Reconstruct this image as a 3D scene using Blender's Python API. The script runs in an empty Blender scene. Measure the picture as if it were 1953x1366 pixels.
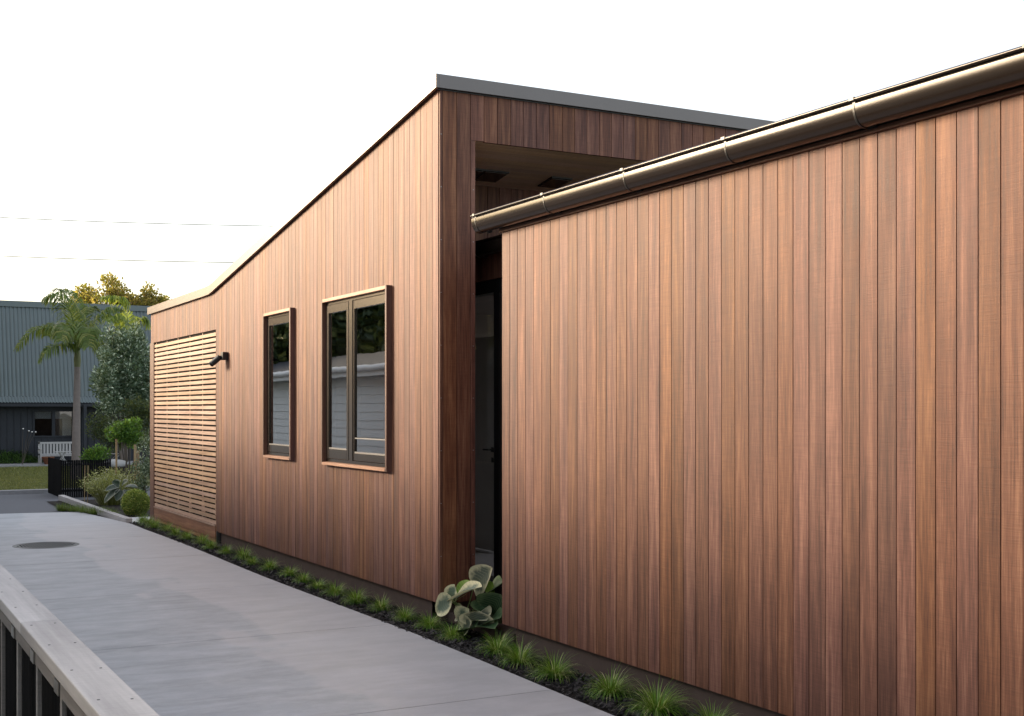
import bpy, math, random
from mathutils import Vector, Matrix
random.seed(7)
S = bpy.context.scene
COL = S.collection
R = math.radians

# ------------------------------------------------------------------ camera
PW, PH, F = 1953.0, 1366.0, 2370.0
HX, HY = 976.5, 781.5                       # principal column, horizon row of the photograph
TH = math.atan((HX + 308.0) / F)            # camera yaw against the house walls
CH = 1.8                                    # eye height
cam_d = bpy.data.cameras.new('camera'); cam = bpy.data.objects.new('camera', cam_d); COL.objects.link(cam)
cam.location = (0, 0, CH); cam.rotation_euler = (R(90), 0, -TH)
cam_d.sensor_width = 36.0; cam_d.lens = F / PW * 36.0
cam_d.shift_y = (HY - PH / 2) / PW
cam_d.clip_start = 0.05; cam_d.clip_end = 2000
S.camera = cam
FW = Vector((math.sin(TH), math.cos(TH), 0)); RT = Vector((math.cos(TH), -math.sin(TH), 0)); UP = Vector((0, 0, 1))
CAM = Vector((0, 0, CH))

# ------------------------------------------------------------------ sky, sun, exposure
SUN_EL, SUN_AZ = R(13), R(-43)              # azimuth from +Y, negative = towards -X
w = bpy.data.worlds.new('World'); S.world = w; w.use_nodes = True
nt = w.node_tree
sky = nt.nodes.new('ShaderNodeTexSky'); sky.sky_type = 'NISHITA'; sky.sun_disc = False
sky.sun_elevation = SUN_EL; sky.sun_rotation = SUN_AZ
sky.altitude = 0; sky.air_density = 1.0; sky.dust_density = 3.0; sky.ozone_density = 1.0
bg = nt.nodes['Background']; bg.inputs['Strength'].default_value = 0.15
veil = nt.nodes.new('ShaderNodeMix'); veil.data_type = 'RGBA'; veil.blend_type = 'ADD'; veil.inputs[0].default_value = 1.0
veil.inputs[7].default_value = (2.9, 2.75, 2.65, 1)      # thin bright evening cloud, even over the whole sky
nt.links.new(sky.outputs['Color'], veil.inputs[6]); nt.links.new(veil.outputs[2], bg.inputs['Color'])
sl = bpy.data.lights.new('sun', 'SUN'); so = bpy.data.objects.new('sun', sl); COL.objects.link(so)
sl.energy = 5.0; sl.angle = R(20); sl.color = (1.0, 0.815, 0.59)
sdir = Vector((math.sin(SUN_AZ) * math.cos(SUN_EL), math.cos(SUN_AZ) * math.cos(SUN_EL), math.sin(SUN_EL)))
so.rotation_euler = sdir.to_track_quat('Z', 'Y').to_euler()
S.view_settings.view_transform = 'Standard'; S.view_settings.look = 'None'
S.view_settings.gamma = 1.0; S.view_settings.use_curve_mapping = False
S.view_settings.exposure = 0.8
S.cycles.max_bounces = 8; S.cycles.transparent_max_bounces = 24

# ------------------------------------------------------------------ measuring helpers (photograph pixel -> real place)
def ray(px, py): return FW + RT * ((px - HX) / F) + UP * ((HY - py) / F)
def at(px, py, Z): return CAM + ray(px, py) * Z
def onX(px, py, X): d = ray(px, py); return CAM + d * (X / d.x)
def onY(px, py, Y): d = ray(px, py); return CAM + d * (Y / d.y)
def onG(px, py, z=0.0): d = ray(px, py); return CAM + d * ((z - CH) / d.z)

# ------------------------------------------------------------------ mesh builder
class MB:
    def __init__(s): s.v = []; s.f = []
    def quad(s, a, b, c, d):
        i = len(s.v); s.v += [Vector(a), Vector(b), Vector(c), Vector(d)]; s.f.append((i, i+1, i+2, i+3)); return s
    def tri(s, a, b, c):
        i = len(s.v); s.v += [Vector(a), Vector(b), Vector(c)]; s.f.append((i, i+1, i+2)); return s
    def box(s, x0, x1, y0, y1, z0, z1):
        i = len(s.v)
        for x in (x0, x1):
            for y in (y0, y1):
                for z in (z0, z1): s.v.append(Vector((x, y, z)))
        for q in ((0,1,3,2),(4,6,7,5),(0,4,5,1),(2,3,7,6),(0,2,6,4),(1,5,7,3)): s.f.append(tuple(i+k for k in q))
        return s
    def obox(s, c, ax, ay, az):
        c, ax, ay, az = Vector(c), Vector(ax), Vector(ay), Vector(az); i = len(s.v)
        for a in (-1, 1):
            for b in (-1, 1):
                for d in (-1, 1): s.v.append(c + ax*a + ay*b + az*d)
        for q in ((0,1,3,2),(4,6,7,5),(0,4,5,1),(2,3,7,6),(0,2,6,4),(1,5,7,3)): s.f.append(tuple(i+k for k in q))
        return s
    def prism(s, prof, d, caps=True):
        """closed profile (list of points) swept by the vector d"""
        i = len(s.v); n = len(prof); d = Vector(d)
        s.v += [Vector(p) for p in prof] + [Vector(p) + d for p in prof]
        for k in range(n): s.f.append((i+k, i+(k+1) % n, i+n+(k+1) % n, i+n+k))
        if caps: s.f.append(tuple(i+k for k in range(n-1, -1, -1))); s.f.append(tuple(i+n+k for k in range(n)))
        return s
    def strip(s, la, lb):
        i = len(s.v); n = len(la); s.v += [Vector(p) for p in la] + [Vector(p) for p in lb]
        for k in range(n-1): s.f.append((i+k, i+k+1, i+n+k+1, i+n+k))
        return s
    def tube(s, pts, rad, n=8, caps=True):
        pts = [Vector(p) for p in pts]; m = len(pts)
        if not isinstance(rad, (list, tuple)): rad = [rad]*m
        i = len(s.v); prev = None
        for k, p in enumerate(pts):
            t = (pts[min(k+1, m-1)] - pts[max(k-1, 0)]).normalized()
            if prev is None:
                u = t.orthogonal().normalized()
            else:
                u = (prev - t*prev.dot(t)).normalized()
            prev = u; b = t.cross(u)
            for j in range(n):
                a = 2*math.pi*j/n; s.v.append(p + (u*math.cos(a) + b*math.sin(a))*rad[k])
        for k in range(m-1):
            for j in range(n):
                s.f.append((i+k*n+j, i+k*n+(j+1) % n, i+(k+1)*n+(j+1) % n, i+(k+1)*n+j))
        if caps:
            s.f.append(tuple(i+j for j in range(n-1, -1, -1))); s.f.append(tuple(i+(m-1)*n+j for j in range(n)))
        return s
    def lathe(s, c, prof, n=24):
        c = Vector(c); i = len(s.v); m = len(prof)
        for r, z in prof:
            for j in range(n):
                a = 2*math.pi*j/n; s.v.append(c + Vector((r*math.cos(a), r*math.sin(a), z)))
        for k in range(m-1):
            for j in range(n): s.f.append((i+k*n+j, i+k*n+(j+1) % n, i+(k+1)*n+(j+1) % n, i+(k+1)*n+j))
        s.f.append(tuple(i+j for j in range(n-1, -1, -1))); s.f.append(tuple(i+(m-1)*n+j for j in range(n)))
        return s
    def build(s, name, mat, parent=None, smooth=False, bevel=0.0, **tags):
        org = Vector((0, 0, 0))
        p = parent
        while p is not None: org += p.location; p = p.parent
        me = bpy.data.meshes.new(name); me.from_pydata([tuple(v - org) for v in s.v], [], s.f); me.validate(); me.update()
        if smooth:
            me.polygons.foreach_set('use_smooth', [True]*len(me.polygons))
            try: me.set_sharp_from_angle(angle=R(40))
            except Exception: pass
        me.materials.append(mat)
        o = bpy.data.objects.new(name, me); COL.objects.link(o)
        if parent is not None: o.parent = parent
        if bevel > 0:
            b = o.modifiers.new('bevel', 'BEVEL'); b.width = bevel; b.segments = 2; b.limit_method = 'ANGLE'
        for k, v in tags.items(): o[k] = v
        return o

def thing(name, loc, label, cat, group=None):
    o = bpy.data.objects.new(name, None); COL.objects.link(o); o.location = loc; o.empty_display_size = 0.1
    o['label'] = label; o['category'] = cat
    if group: o['group'] = group
    return o
def dup(root, name=None, **tags):
    c = root.copy(); COL.objects.link(c)
    for ch in root.children:
        d = ch.copy(); COL.objects.link(d); d.parent = c
        for g in ch.children:
            e = g.copy(); COL.objects.link(e); e.parent = d
    for k, v in tags.items(): c[k] = v
    return c
ORD = ['first', 'second', 'third', 'fourth', 'fifth', 'sixth', 'seventh', 'eighth', 'ninth', 'tenth', 'eleventh', 'twelfth',
       'thirteenth', 'fourteenth', 'fifteenth', 'sixteenth', 'seventeenth', 'eighteenth', 'nineteenth', 'twentieth', 'twenty-first', 'twenty-second']

# ------------------------------------------------------------------ materials
def new_mat(name):
    m = bpy.data.materials.new(name); m.use_nodes = True; t = m.node_tree
    return m, t, t.nodes['Principled BSDF']
def N(t, typ, **kw):
    n = t.nodes.new(typ)
    for k, v in kw.items(): setattr(n, k, v)
    return n
def sset(n, **kw):
    for k, v in kw.items(): n.inputs[k.replace('_', ' ')].default_value = v
def ramp(t, stops):
    r = t.nodes.new('ShaderNodeValToRGB'); e = r.color_ramp.elements
    while len(e) < len(stops): e.new(0.5)
    for k, (p, c) in enumerate(stops): e[k].position = p; e[k].color = (*c, 1) if len(c) == 3 else c
    return r
def mathn(t, op, a, b=None, clamp=False):
    n = t.nodes.new('ShaderNodeMath'); n.operation = op; n.use_clamp = clamp
    for i, v in enumerate((a, b)):
        if v is None: continue
        if isinstance(v, (int, float)): n.inputs[i].default_value = v
        else: t.links.new(v, n.inputs[i])
    return n.outputs[0]
def mixc(t, fac, a, b, mode='MIX'):
    n = t.nodes.new('ShaderNodeMix'); n.data_type = 'RGBA'; n.blend_type = mode
    for s_, v in ((n.inputs[0], fac), (n.inputs[6], a), (n.inputs[7], b)):
        if isinstance(v, (int, float)): s_.default_value = v
        elif isinstance(v, tuple): s_.default_value = (*v, 1) if len(v) == 3 else v
        else: t.links.new(v, s_)
    return n.outputs[2]
def noise(t, vec, scale, detail=4, rough=0.55, dist=0.0):
    n = N(t, 'ShaderNodeTexNoise'); sset(n, Scale=scale, Detail=detail, Roughness=rough, Distortion=dist)
    if vec is not None: t.links.new(vec, n.inputs['Vector'])
    return n.outputs['Fac']
def objcoord(t, scale=(1, 1, 1), rand=0.0):
    tc = N(t, 'ShaderNodeTexCoord'); src = tc.outputs['Object']
    if rand:
        oi = N(t, 'ShaderNodeObjectInfo'); cb = N(t, 'ShaderNodeCombineXYZ')
        for k, m in enumerate((37.1, 53.7, 91.3)): t.links.new(mathn(t, 'MULTIPLY', oi.outputs['Random'], m*rand), cb.inputs[k])
        va = N(t, 'ShaderNodeVectorMath', operation='ADD'); t.links.new(src, va.inputs[0]); t.links.new(cb.outputs[0], va.inputs[1]); src = va.outputs[0]
    mp = N(t, 'ShaderNodeMapping'); mp.inputs['Scale'].default_value = scale; t.links.new(src, mp.inputs['Vector'])
    return mp.outputs[0]
def bump(t, b, h, strength, dist=0.01):
    n = N(t, 'ShaderNodeBump'); n.inputs['Strength'].default_value = strength; n.inputs['Distance'].default_value = dist
    t.links.new(h, n.inputs['Height']); t.links.new(n.outputs[0], b.inputs['Normal'])

def plain(name, col, rough=0.6, metal=0.0, spec=0.5, var=0.12, vscale=6.0, bmp=0.0, bscale=80.0):
    m, t, b = new_mat(name)
    n = noise(t, objcoord(t, (vscale,)*3), 1.0, 5)
    c = mixc(t, n, tuple(max(0, x*(1-var)) for x in col), tuple(x*(1+var) for x in col))
    t.links.new(c, b.inputs['Base Color']); sset(b, Roughness=rough, Metallic=metal); b.inputs['Specular IOR Level'].default_value = spec
    if bmp: bump(t, b, noise(t, objcoord(t, (bscale,)*3), 1.0, 4), bmp, 0.004)
    return m

def wood(name, dark, mid, light, axis='z', spread=0.5, rough=0.55, saw=0.35, grain=1.0):
    """board timber: colour streaks along the grain, one tint per board, sawn cross ridges"""
    m, t, b = new_mat(name)
    k = {'z': (1, 1, 0.045), 'y': (1, 0.045, 1), 'x': (0.045, 1, 1)}[axis]
    c1 = objcoord(t, tuple(22*grain*a for a in k), 1.0); c2 = objcoord(t, tuple(95*grain*a for a in k), 1.0)
    broad = noise(t, c1, 1.0, 3, 0.5, 0.4); fine = noise(t, c2, 1.0, 5, 0.65)
    patch = noise(t, objcoord(t, (1.2, 1.2, 0.8), 1.0), 1.0, 3)
    mixv = mathn(t, 'ADD', mathn(t, 'MULTIPLY', broad, 0.5), mathn(t, 'MULTIPLY', fine, 0.5))
    rp = ramp(t, [(0.34, dark), (0.5, mid), (0.67, light)]); t.links.new(mixv, rp.inputs[0])
    oi = N(t, 'ShaderNodeObjectInfo')
    val = mathn(t, 'ADD', mathn(t, 'MULTIPLY', oi.outputs['Random'], spread), 1.0 - spread/2)
    val = mathn(t, 'MULTIPLY', val, mathn(t, 'ADD', mathn(t, 'MULTIPLY', patch, 0.4), 0.8))
    r2 = mathn(t, 'FRACT', mathn(t, 'MULTIPLY', oi.outputs['Random'], 7.31))
    hsv = N(t, 'ShaderNodeHueSaturation'); t.links.new(rp.outputs[0], hsv.inputs['Color']); t.links.new(val, hsv.inputs['Value'])
    t.links.new(mathn(t, 'ADD', mathn(t, 'MULTIPLY', r2, 0.016), 0.492), hsv.inputs['Hue'])
    t.links.new(mathn(t, 'ADD', mathn(t, 'MULTIPLY', r2, 0.22), 0.93), hsv.inputs['Saturation'])
    # saw ridges across the board
    ks = {'z': (6, 6, 230), 'y': (6, 230, 6), 'x': (230, 6, 6)}[axis]
    sw = mathn(t, 'MULTIPLY', mathn(t, 'SUBTRACT', noise(t, objcoord(t, ks, 1.0), 1.0, 2, 0.5, 0.3), 0.36), 3.2, True)
    col = mixc(t, mathn(t, 'MULTIPLY', sw, saw), hsv.outputs[0], (0.0, 0.0, 0.0))
    t.links.new(col, b.inputs['Base Color'])
    hgt = mathn(t, 'ADD', mathn(t, 'MULTIPLY', sw, 0.6), mathn(t, 'MULTIPLY', fine, 0.5))
    bump(t, b, hgt, 0.3*saw+0.10, 0.004)
    t.links.new(mathn(t, 'ADD', mathn(t, 'MULTIPLY', fine, 0.25), rough-0.12), b.inputs['Roughness'])
    b.inputs['Specular IOR Level'].default_value = 0.36
    return m

def leafmat(name, dark, light, tip=None, trans=0.35, rough=0.5):
    m, t, b = new_mat(name)
    g = N(t, 'ShaderNodeNewGeometry')
    stops = [(0.0, dark), (0.75, light)] + ([(0.97, tip)] if tip else [])
    rp = ramp(t, stops); t.links.new(g.outputs['Random Per Island'], rp.inputs[0])
    t.links.new(rp.outputs[0], b.inputs['Base Color']); sset(b, Roughness=rough); b.inputs['Specular IOR Level'].default_value = 0.4
    tr = N(t, 'ShaderNodeBsdfTranslucent'); t.links.new(mixc(t, 0.35, rp.outputs[0], (0.55, 0.6, 0.08)), tr.inputs['Color'])
    mx = N(t, 'ShaderNodeMixShader'); mx.inputs[0].default_value = trans
    t.links.new(b.outputs[0], mx.inputs[1]); t.links.new(tr.outputs[0], mx.inputs[2])
    t.links.new(mx.outputs[0], t.nodes['Material Output'].inputs['Surface'])
    return m

def glassmat(name, ior=1.7, tint=(0.62, 0.64, 0.65), boost=3.0):
    m, t, b = new_mat(name); t.nodes.remove(b)
    fr = N(t, 'ShaderNodeFresnel'); fr.inputs[0].default_value = ior
    gl = N(t, 'ShaderNodeBsdfGlossy'); gl.inputs['Roughness'].default_value = 0.015
    nz = noise(t, objcoord(t, (1.6, 1.6, 1.1)), 1.0, 2)
    bp = N(t, 'ShaderNodeBump'); sset(bp, Strength=0.12, Distance=0.012); t.links.new(nz, bp.inputs['Height']); t.links.new(bp.outputs[0], gl.inputs['Normal'])
    tp = N(t, 'ShaderNodeBsdfTransparent'); tp.inputs[0].default_value = (*tint, 1)
    mx = N(t, 'ShaderNodeMixShader'); gm = N(t, 'ShaderNodeNewGeometry'); t.links.new(mathn(t, 'MULTIPLY', mathn(t, 'MULTIPLY', fr.outputs[0], boost, True), mathn(t, 'SUBTRACT', 1.0, gm.outputs['Backfacing'])), mx.inputs[0]); t.links.new(tp.outputs[0], mx.inputs[1]); t.links.new(gl.outputs[0], mx.inputs[2])
    t.links.new(mx.outputs[0], t.nodes['Material Output'].inputs['Surface'])
    return m

M = {}
M['cedar'] = wood('cedar_board', (0.068, 0.0255, 0.0175), (0.154, 0.0655, 0.042), (0.285, 0.142, 0.089), 'z', 0.34, rough=0.62, saw=0.16)
M['cedar_x'] = wood('cedar_soffit', (0.60, 0.40, 0.27), (0.70, 0.48, 0.33), (0.78, 0.57, 0.41), 'x', 0.2, saw=0.15)
M['slat'] = wood('slat_timber', (0.27, 0.16, 0.105), (0.42, 0.275, 0.195), (0.52, 0.375, 0.275), 'y', 0.36, saw=0.12)
M['plank'] = wood('base_plank_timber', (0.13, 0.05, 0.028), (0.30, 0.14, 0.085), (0.46, 0.25, 0.16), 'y', 0.2, saw=0.3, grain=0.6)
M['trim'] = wood('shaded_trim_timber', (0.075, 0.036, 0.026), (0.12, 0.058, 0.042), (0.17, 0.09, 0.065), 'z', 0.2, saw=0.12)  # shade on the jamb sides is put into this darker tone
M['eave'] = wood('shaded_eave_timber', (0.07, 0.03, 0.022), (0.11, 0.05, 0.035), (0.16, 0.08, 0.055), 'y', 0.2, saw=0.12)  # the gutter's shadow on the trim is put into this dark colour
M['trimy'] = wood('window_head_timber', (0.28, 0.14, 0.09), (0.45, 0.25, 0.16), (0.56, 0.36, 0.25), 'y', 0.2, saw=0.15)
M['bronze'] = plain('bronze_metal', (0.022, 0.0155, 0.012), 0.20, 0.30, 0.5, 0.10, 5)
M['fascia'] = plain('fascia_metal', (0.140, 0.126, 0.120), 0.38, 0.85, 0.5, 0.08, 3)
M['alu'] = plain('window_aluminium', (0.085, 0.072, 0.062), 0.24, 0.8, 0.5, 0.06, 8)
M['black'] = plain('black_metal', (0.012, 0.012, 0.013), 0.4, 0.0, 0.5, 0.1, 8)
M['screw'] = plain('screw_steel', (0.35, 0.34, 0.33), 0.35, 0.8, 0.5, 0.05, 8)
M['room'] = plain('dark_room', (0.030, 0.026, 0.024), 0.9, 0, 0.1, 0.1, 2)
M['wrap'] = plain('black_wall_wrap', (0.010, 0.008, 0.008), 0.9, 0, 0.1, 0.1, 2)
M['wire'] = plain('grey_cable', (0.10, 0.085, 0.07), 0.7)
M['plinth'] = plain('brown_concrete', (0.085, 0.062, 0.054), 0.85, 0, 0.2, 0.22, 9, 0.4, 60)
M['white'] = plain('white_paint', (0.70, 0.70, 0.69), 0.5, 0, 0.5, 0.04, 3)
M['glass'] = glassmat('window_glass'); M['door_glass'] = glassmat('door_glass', 1.45, (0.93, 0.94, 0.94), 1.0)

# concrete
def concrete():
    m, t, b = new_mat('grey_concrete')
    tc = N(t, 'ShaderNodeTexCoord'); P = tc.outputs['Object']
    def mp(s): n = N(t, 'ShaderNodeMapping'); n.inputs['Scale'].default_value = s; t.links.new(P, n.inputs['Vector']); return n.outputs[0]
    streak = noise(t, mp((0.45, 3.0, 1)), 1.0, 8, 0.68, 0.9)
    cloud = noise(t, mp((0.8, 0.8, 1)), 1.0, 5, 0.6)
    fine = noise(t, mp((40, 90, 40)), 1.0, 6, 0.8)
    base = mixc(t, mathn(t, 'ADD', mathn(t, 'MULTIPLY', mathn(t, 'SUBTRACT', streak, 0.22), 1.25), mathn(t, 'MULTIPLY', mathn(t, 'SUBTRACT', cloud, 0.35), 0.5), True), (0.165, 0.188, 0.217), (0.545, 0.58, 0.625))
    base = mixc(t, mathn(t, 'MULTIPLY', fine, 0.42), base, (0.15, 0.15, 0.165))
    spk = noise(t, mp((130, 130, 130)), 1.0, 2, 0.5)
    base = mixc(t, mathn(t, 'MULTIPLY', mathn(t, 'GREATER_THAN', spk, 0.66), 0.35), base, (0.10, 0.10, 0.11))
    mot = noise(t, mp((2.6, 4.2, 1)), 1.0, 6, 0.7)
    base = mixc(t, mathn(t, 'MULTIPLY', mathn(t, 'SUBTRACT', mot, 0.42), 1.1, True), base, (0.60, 0.61, 0.64))
    # drying mark: the strip next to the garden bed is paler and warmer, with a scalloped edge
    sx = N(t, 'ShaderNodeSeparateXYZ'); t.links.new(P, sx.inputs[0])
    wob = noise(t, mp((0.7, 0.7, 1)), 1.0, 5, 0.62)
    wob2 = noise(t, mp((1.3, 0.22, 1)), 1.0, 2, 0.5)
    e = mathn(t, 'ADD', sx.outputs['X'], mathn(t, 'ADD', mathn(t, 'MULTIPLY', mathn(t, 'SUBTRACT', wob, 0.5), 1.5), mathn(t, 'MULTIPLY', mathn(t, 'SUBTRACT', wob2, 0.5), 2.2)))
    msk = mathn(t, 'MULTIPLY', mathn(t, 'SUBTRACT', e, 2.80), 9.0, True)
    base = mixc(t, mathn(t, 'MULTIPLY', msk, 0.42), base, (0.47, 0.455, 0.465))
    t.links.new(base, b.inputs['Base Color'])
    bump(t, b, mathn(t, 'ADD', mathn(t, 'MULTIPLY', fine, 0.5), mathn(t, 'MULTIPLY', streak, 1.5)), 0.25, 0.004)
    t.links.new(mathn(t, 'ADD', mathn(t, 'MULTIPLY', streak, 0.25), 0.42), b.inputs['Roughness'])
    return m
M['concrete'] = concrete()
M['joint'] = plain('dark_joint', (0.05, 0.05, 0.055), 0.9)
M['soil'] = plain('garden_soil', (0.022, 0.018, 0.016), 0.95, 0, 0.2, 0.4, 30, 0.8, 90)
M['bark'] = plain('dark_bark_chip', (0.026, 0.023, 0.024), 0.75, 0, 0.45, 0.6, 40, 0.5, 200)
M['asphalt'] = plain('asphalt', (0.125, 0.13, 0.145), 0.85, 0, 0.3, 0.35, 60, 0.8, 150)
M['earth'] = plain('earth', (0.09, 0.085, 0.06), 0.95, 0, 0.2, 0.3, 3)
M['kerb'] = plain('kerb_concrete', (0.28, 0.28, 0.29), 0.8, 0, 0.3, 0.2, 10)
M['white_gravel'] = plain('white_shell_gravel', (0.55, 0.55, 0.56), 0.8, 0, 0.3, 0.35, 70, 0.8, 90)
M['grey_timber'] = wood('weathered_timber', (0.32, 0.305, 0.305), (0.41, 0.393, 0.39), (0.50, 0.48, 0.475), 'y', 0.1, 0.7, 0.12, 0.5)
M['grey_post'] = wood('weathered_post', (0.20, 0.185, 0.18), (0.28, 0.26, 0.25), (0.36, 0.34, 0.33), 'z', 0.2, 0.7, 0.15, 0.7)
M['grey_rail'] = wood('weathered_rail_shaded', (0.14, 0.125, 0.12), (0.20, 0.185, 0.175), (0.27, 0.25, 0.24), 'y', 0.1, 0.7, 0.12, 0.5)  # the rail's shade is put into this darker copy of the weathered timber
M['black_timber'] = wood('black_stained_timber', (0.004, 0.004, 0.005), (0.008, 0.008, 0.009), (0.014, 0.014, 0.015), 'z', 0.4, 0.95, 0.1)
M['black_timber'].node_tree.nodes['Principled BSDF'].inputs['Specular IOR Level'].default_value = 0.08
M['stake'] = wood('pale_stake_timber', (0.30, 0.20, 0.12), (0.45, 0.32, 0.20), (0.55, 0.42, 0.28), 'z', 0.2, 0.7, 0.15)
M['grass'] = leafmat('tuft_blade', (0.022, 0.085, 0.006), (0.16, 0.36, 0.03), (0.75, 0.75, 0.38), 0.4, 0.38)

# ------------------------------------------------------------------ house geometry, measured
D = 4.50                                     # wall plane x
ZC = CH - 0.3668 * D                         # underside of the cladding
YA0 = onX(836, 500, D).y                     # near corner of the tall volume
YA1 = onX(288, 700, D).y                     # far corner
YB1 = onX(957.5, 700, D).y                   # left end of the low wing
YB0 = 1.2
prof = [(832, 168), (403, 556.8), (397, 561.5), (388, 565), (286, 599)]
RP = [(onX(x, y, D - 0.05).y, onX(x, y, D - 0.05).z) for x, y in prof]     # fascia underside (y, z), near to far
RP[0] = (YA0 - 0.06, RP[0][1] + 0.01)
def zr(y):
    for (a, za), (b, zb) in zip(RP, RP[1:]):
        if a <= y <= b: return za + (zb - za) * (y - a) / (b - a)
    return RP[0][1] if y < RP[0][0] else RP[-1][1]
XE = 9.6                                     # right end of the tall volume
XCOL = onY(904.4, 500, YA0).x                # right edge of the boarded column
ZS = onY(904.4, 270.3, YA0).z                # front edge of the recess ceiling
SLOPE = (RP[0][1] - RP[1][1]) / (RP[1][0] - RP[0][0])
YBK = YA0 + 1.08                             # boarded wall at the back of the recess
ZB = onX(953, 443, D - 0.03).z               # underside of the low wing's eave trim
print('D', D, 'ZC', ZC, 'YA0', YA0, 'YA1', YA1, 'YB1', YB1, 'XCOL', XCOL, 'ZS', ZS, 'slope', SLOPE, 'ZB', ZB, 'ridge', RP)
TB = 0.020                                   # board thickness
BWD = 0.1225                                 # board cover

def opening(l, r, top, bot, proud=0.055):
    a = onX(r, top, D - proud); b = onX(l, 700, D - proud); c = onX(r, bot, D - proud)
    return [a.y, b.y, c.z, a.z]               # y near, y far, z low, z high
WBIG = opening(612, 736.8, 543.5, 900)
WSML = opening(500.5, 553.4, 586.5, 878)
SY0, SY1 = onX(412.3, 700, D).y, YA1          # slatted screen, near and far
SZ1 = onX(412, 628.5, D).z

house = thing('timber_house', (D, YA0, 0), 'brown vertical timber clad house with sloping roof, low wing with dark gutter in front', 'house')

def board_y(y0, y1, z0, z1a, z1b, X, jit):
    """vertical board on a wall facing -x"""
    m = MB(); c = 0.0008; x0 = X + jit; x1 = X + TB + 0.012
    pr = [(x1, y0), (x0 + c, y0), (x0, y0 + c), (x0, y1 - c), (x0 + c, y1), (x1, y1)]
    n = len(pr); i = 0
    m.v = [Vector((x, y, z0)) for x, y in pr] + [Vector((x, y, z1a + (z1b - z1a) * (y - y0) / (y1 - y0))) for x, y in pr]
    for k in range(n): m.f.append((k, (k+1) % n, n + (k+1) % n, n + k))
    m.f.append(tuple(range(n-1, -1, -1))); m.f.append(tuple(range(n, 2*n)))
    return m
def board_x(x0, x1, z0, z1, Y, jit):
    m = MB(); c = 0.0008; y0 = Y + jit; y1 = Y + TB + 0.012
    pr = [(x0, y1), (x0, y0 + c), (x0 + c, y0), (x1 - c, y0), (x1, y0 + c), (x1, y1)]
    return m.prism([(x, y, z0) for x, y in pr], (0, 0, z1 - z0))
def jit(): return random.uniform(-0.0008, 0.0008)

# --- boards of the tall long wall
y = YA0; G = 0.0048
nb = round((YA1 - YA0) / BWD); bw = (YA1 - YA0) / nb
for k in range(nb):
    a, b = YA0 + k*bw + G/2, YA0 + (k+1)*bw - G/2
    cuts = []
    for (o0, o1, z0, z1) in (WBIG, WSML, (SY0, SY1 + 1, -1, SZ1)):
        lo, hi = max(a, o0), min(b, o1)
        if hi - lo > 0.004: cuts.append((lo, hi, z0, z1))
    j = jit()
    if not cuts:
        board_y(a, b, ZC, zr(a) + 0.02, zr(b) + 0.02, D, j).build('board', M['cedar'], house)
    else:
        lo, hi, z0, z1 = cuts[0]
        if lo - a > 0.01: board_y(a, lo, ZC, zr(a) + 0.02, zr(lo) + 0.02, D, j).build('board', M['cedar'], house)
        if b - hi > 0.01: board_y(hi, b, ZC, zr(hi) + 0.02, zr(b) + 0.02, D, j).build('board', M['cedar'], house)
        if z0 > ZC: board_y(lo, hi, ZC, z0, z0, D, j).build('board', M['cedar'], house)
        board_y(lo, hi, z1, zr(lo) + 0.02, zr(hi) + 0.02, D, j).build('board', M['cedar'], house)
# --- boards of the gable end: the column, then the band over the recess
ZT = RP[0][1] + 0.01
xs = [D + 0.004, D + 0.034]
while xs[-1] < XE - 0.05: xs.append(xs[-1] + 0.1315)
for a, b in zip(xs, xs[1:]):
    j = jit()
    if b <= XCOL + 0.02: board_x(a + G/2, b - G/2, ZC, ZT, YA0 - TB, j).build('board', M['cedar'], house)
    elif a < XCOL:
        board_x(a + G/2, XCOL, ZC, ZS + 0.003, YA0 - TB, j).build('board', M['cedar'], house)
        board_x(a + G/2, b - G/2, ZS + 0.006, ZT, YA0 - TB, j).build('board', M['cedar'], house)
    else: board_x(a + G/2, b - G/2, ZS, ZT, YA0 - TB, j).build('board', M['cedar'], house)
# --- boards of the recess back wall, above the link roof
x = XCOL + 0.02; ZSB = ZS - SLOPE * 1.08
while x < 8.4:
    board_x(x + G/2, x + 0.1315 - G/2, 3.20, ZSB + 0.02, YBK - TB, jit()).build('board', M['cedar'], house); x += 0.1315
# --- boards of the low wing
nb = round((YB1 - YB0) / 0.1240); bw = (YB1 - YB0) / nb
for k in range(nb):
    a, b = YB0 + k*bw + G/2, YB0 + (k+1)*bw - G/2
    board_y(a, b, ZC, ZB + 0.03, ZB + 0.03, D, jit()).build('board', M['cedar'], house)
x = D + 0.036
while x < 5.3:                                # its end wall, facing the entrance
    m = MB().box(x + G/2, x + 0.127 - G/2, YB1 - 0.034, YB1 - 0.001, ZC, ZB + 0.03); m.build('board', M['cedar'], house); x += 0.127

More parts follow.
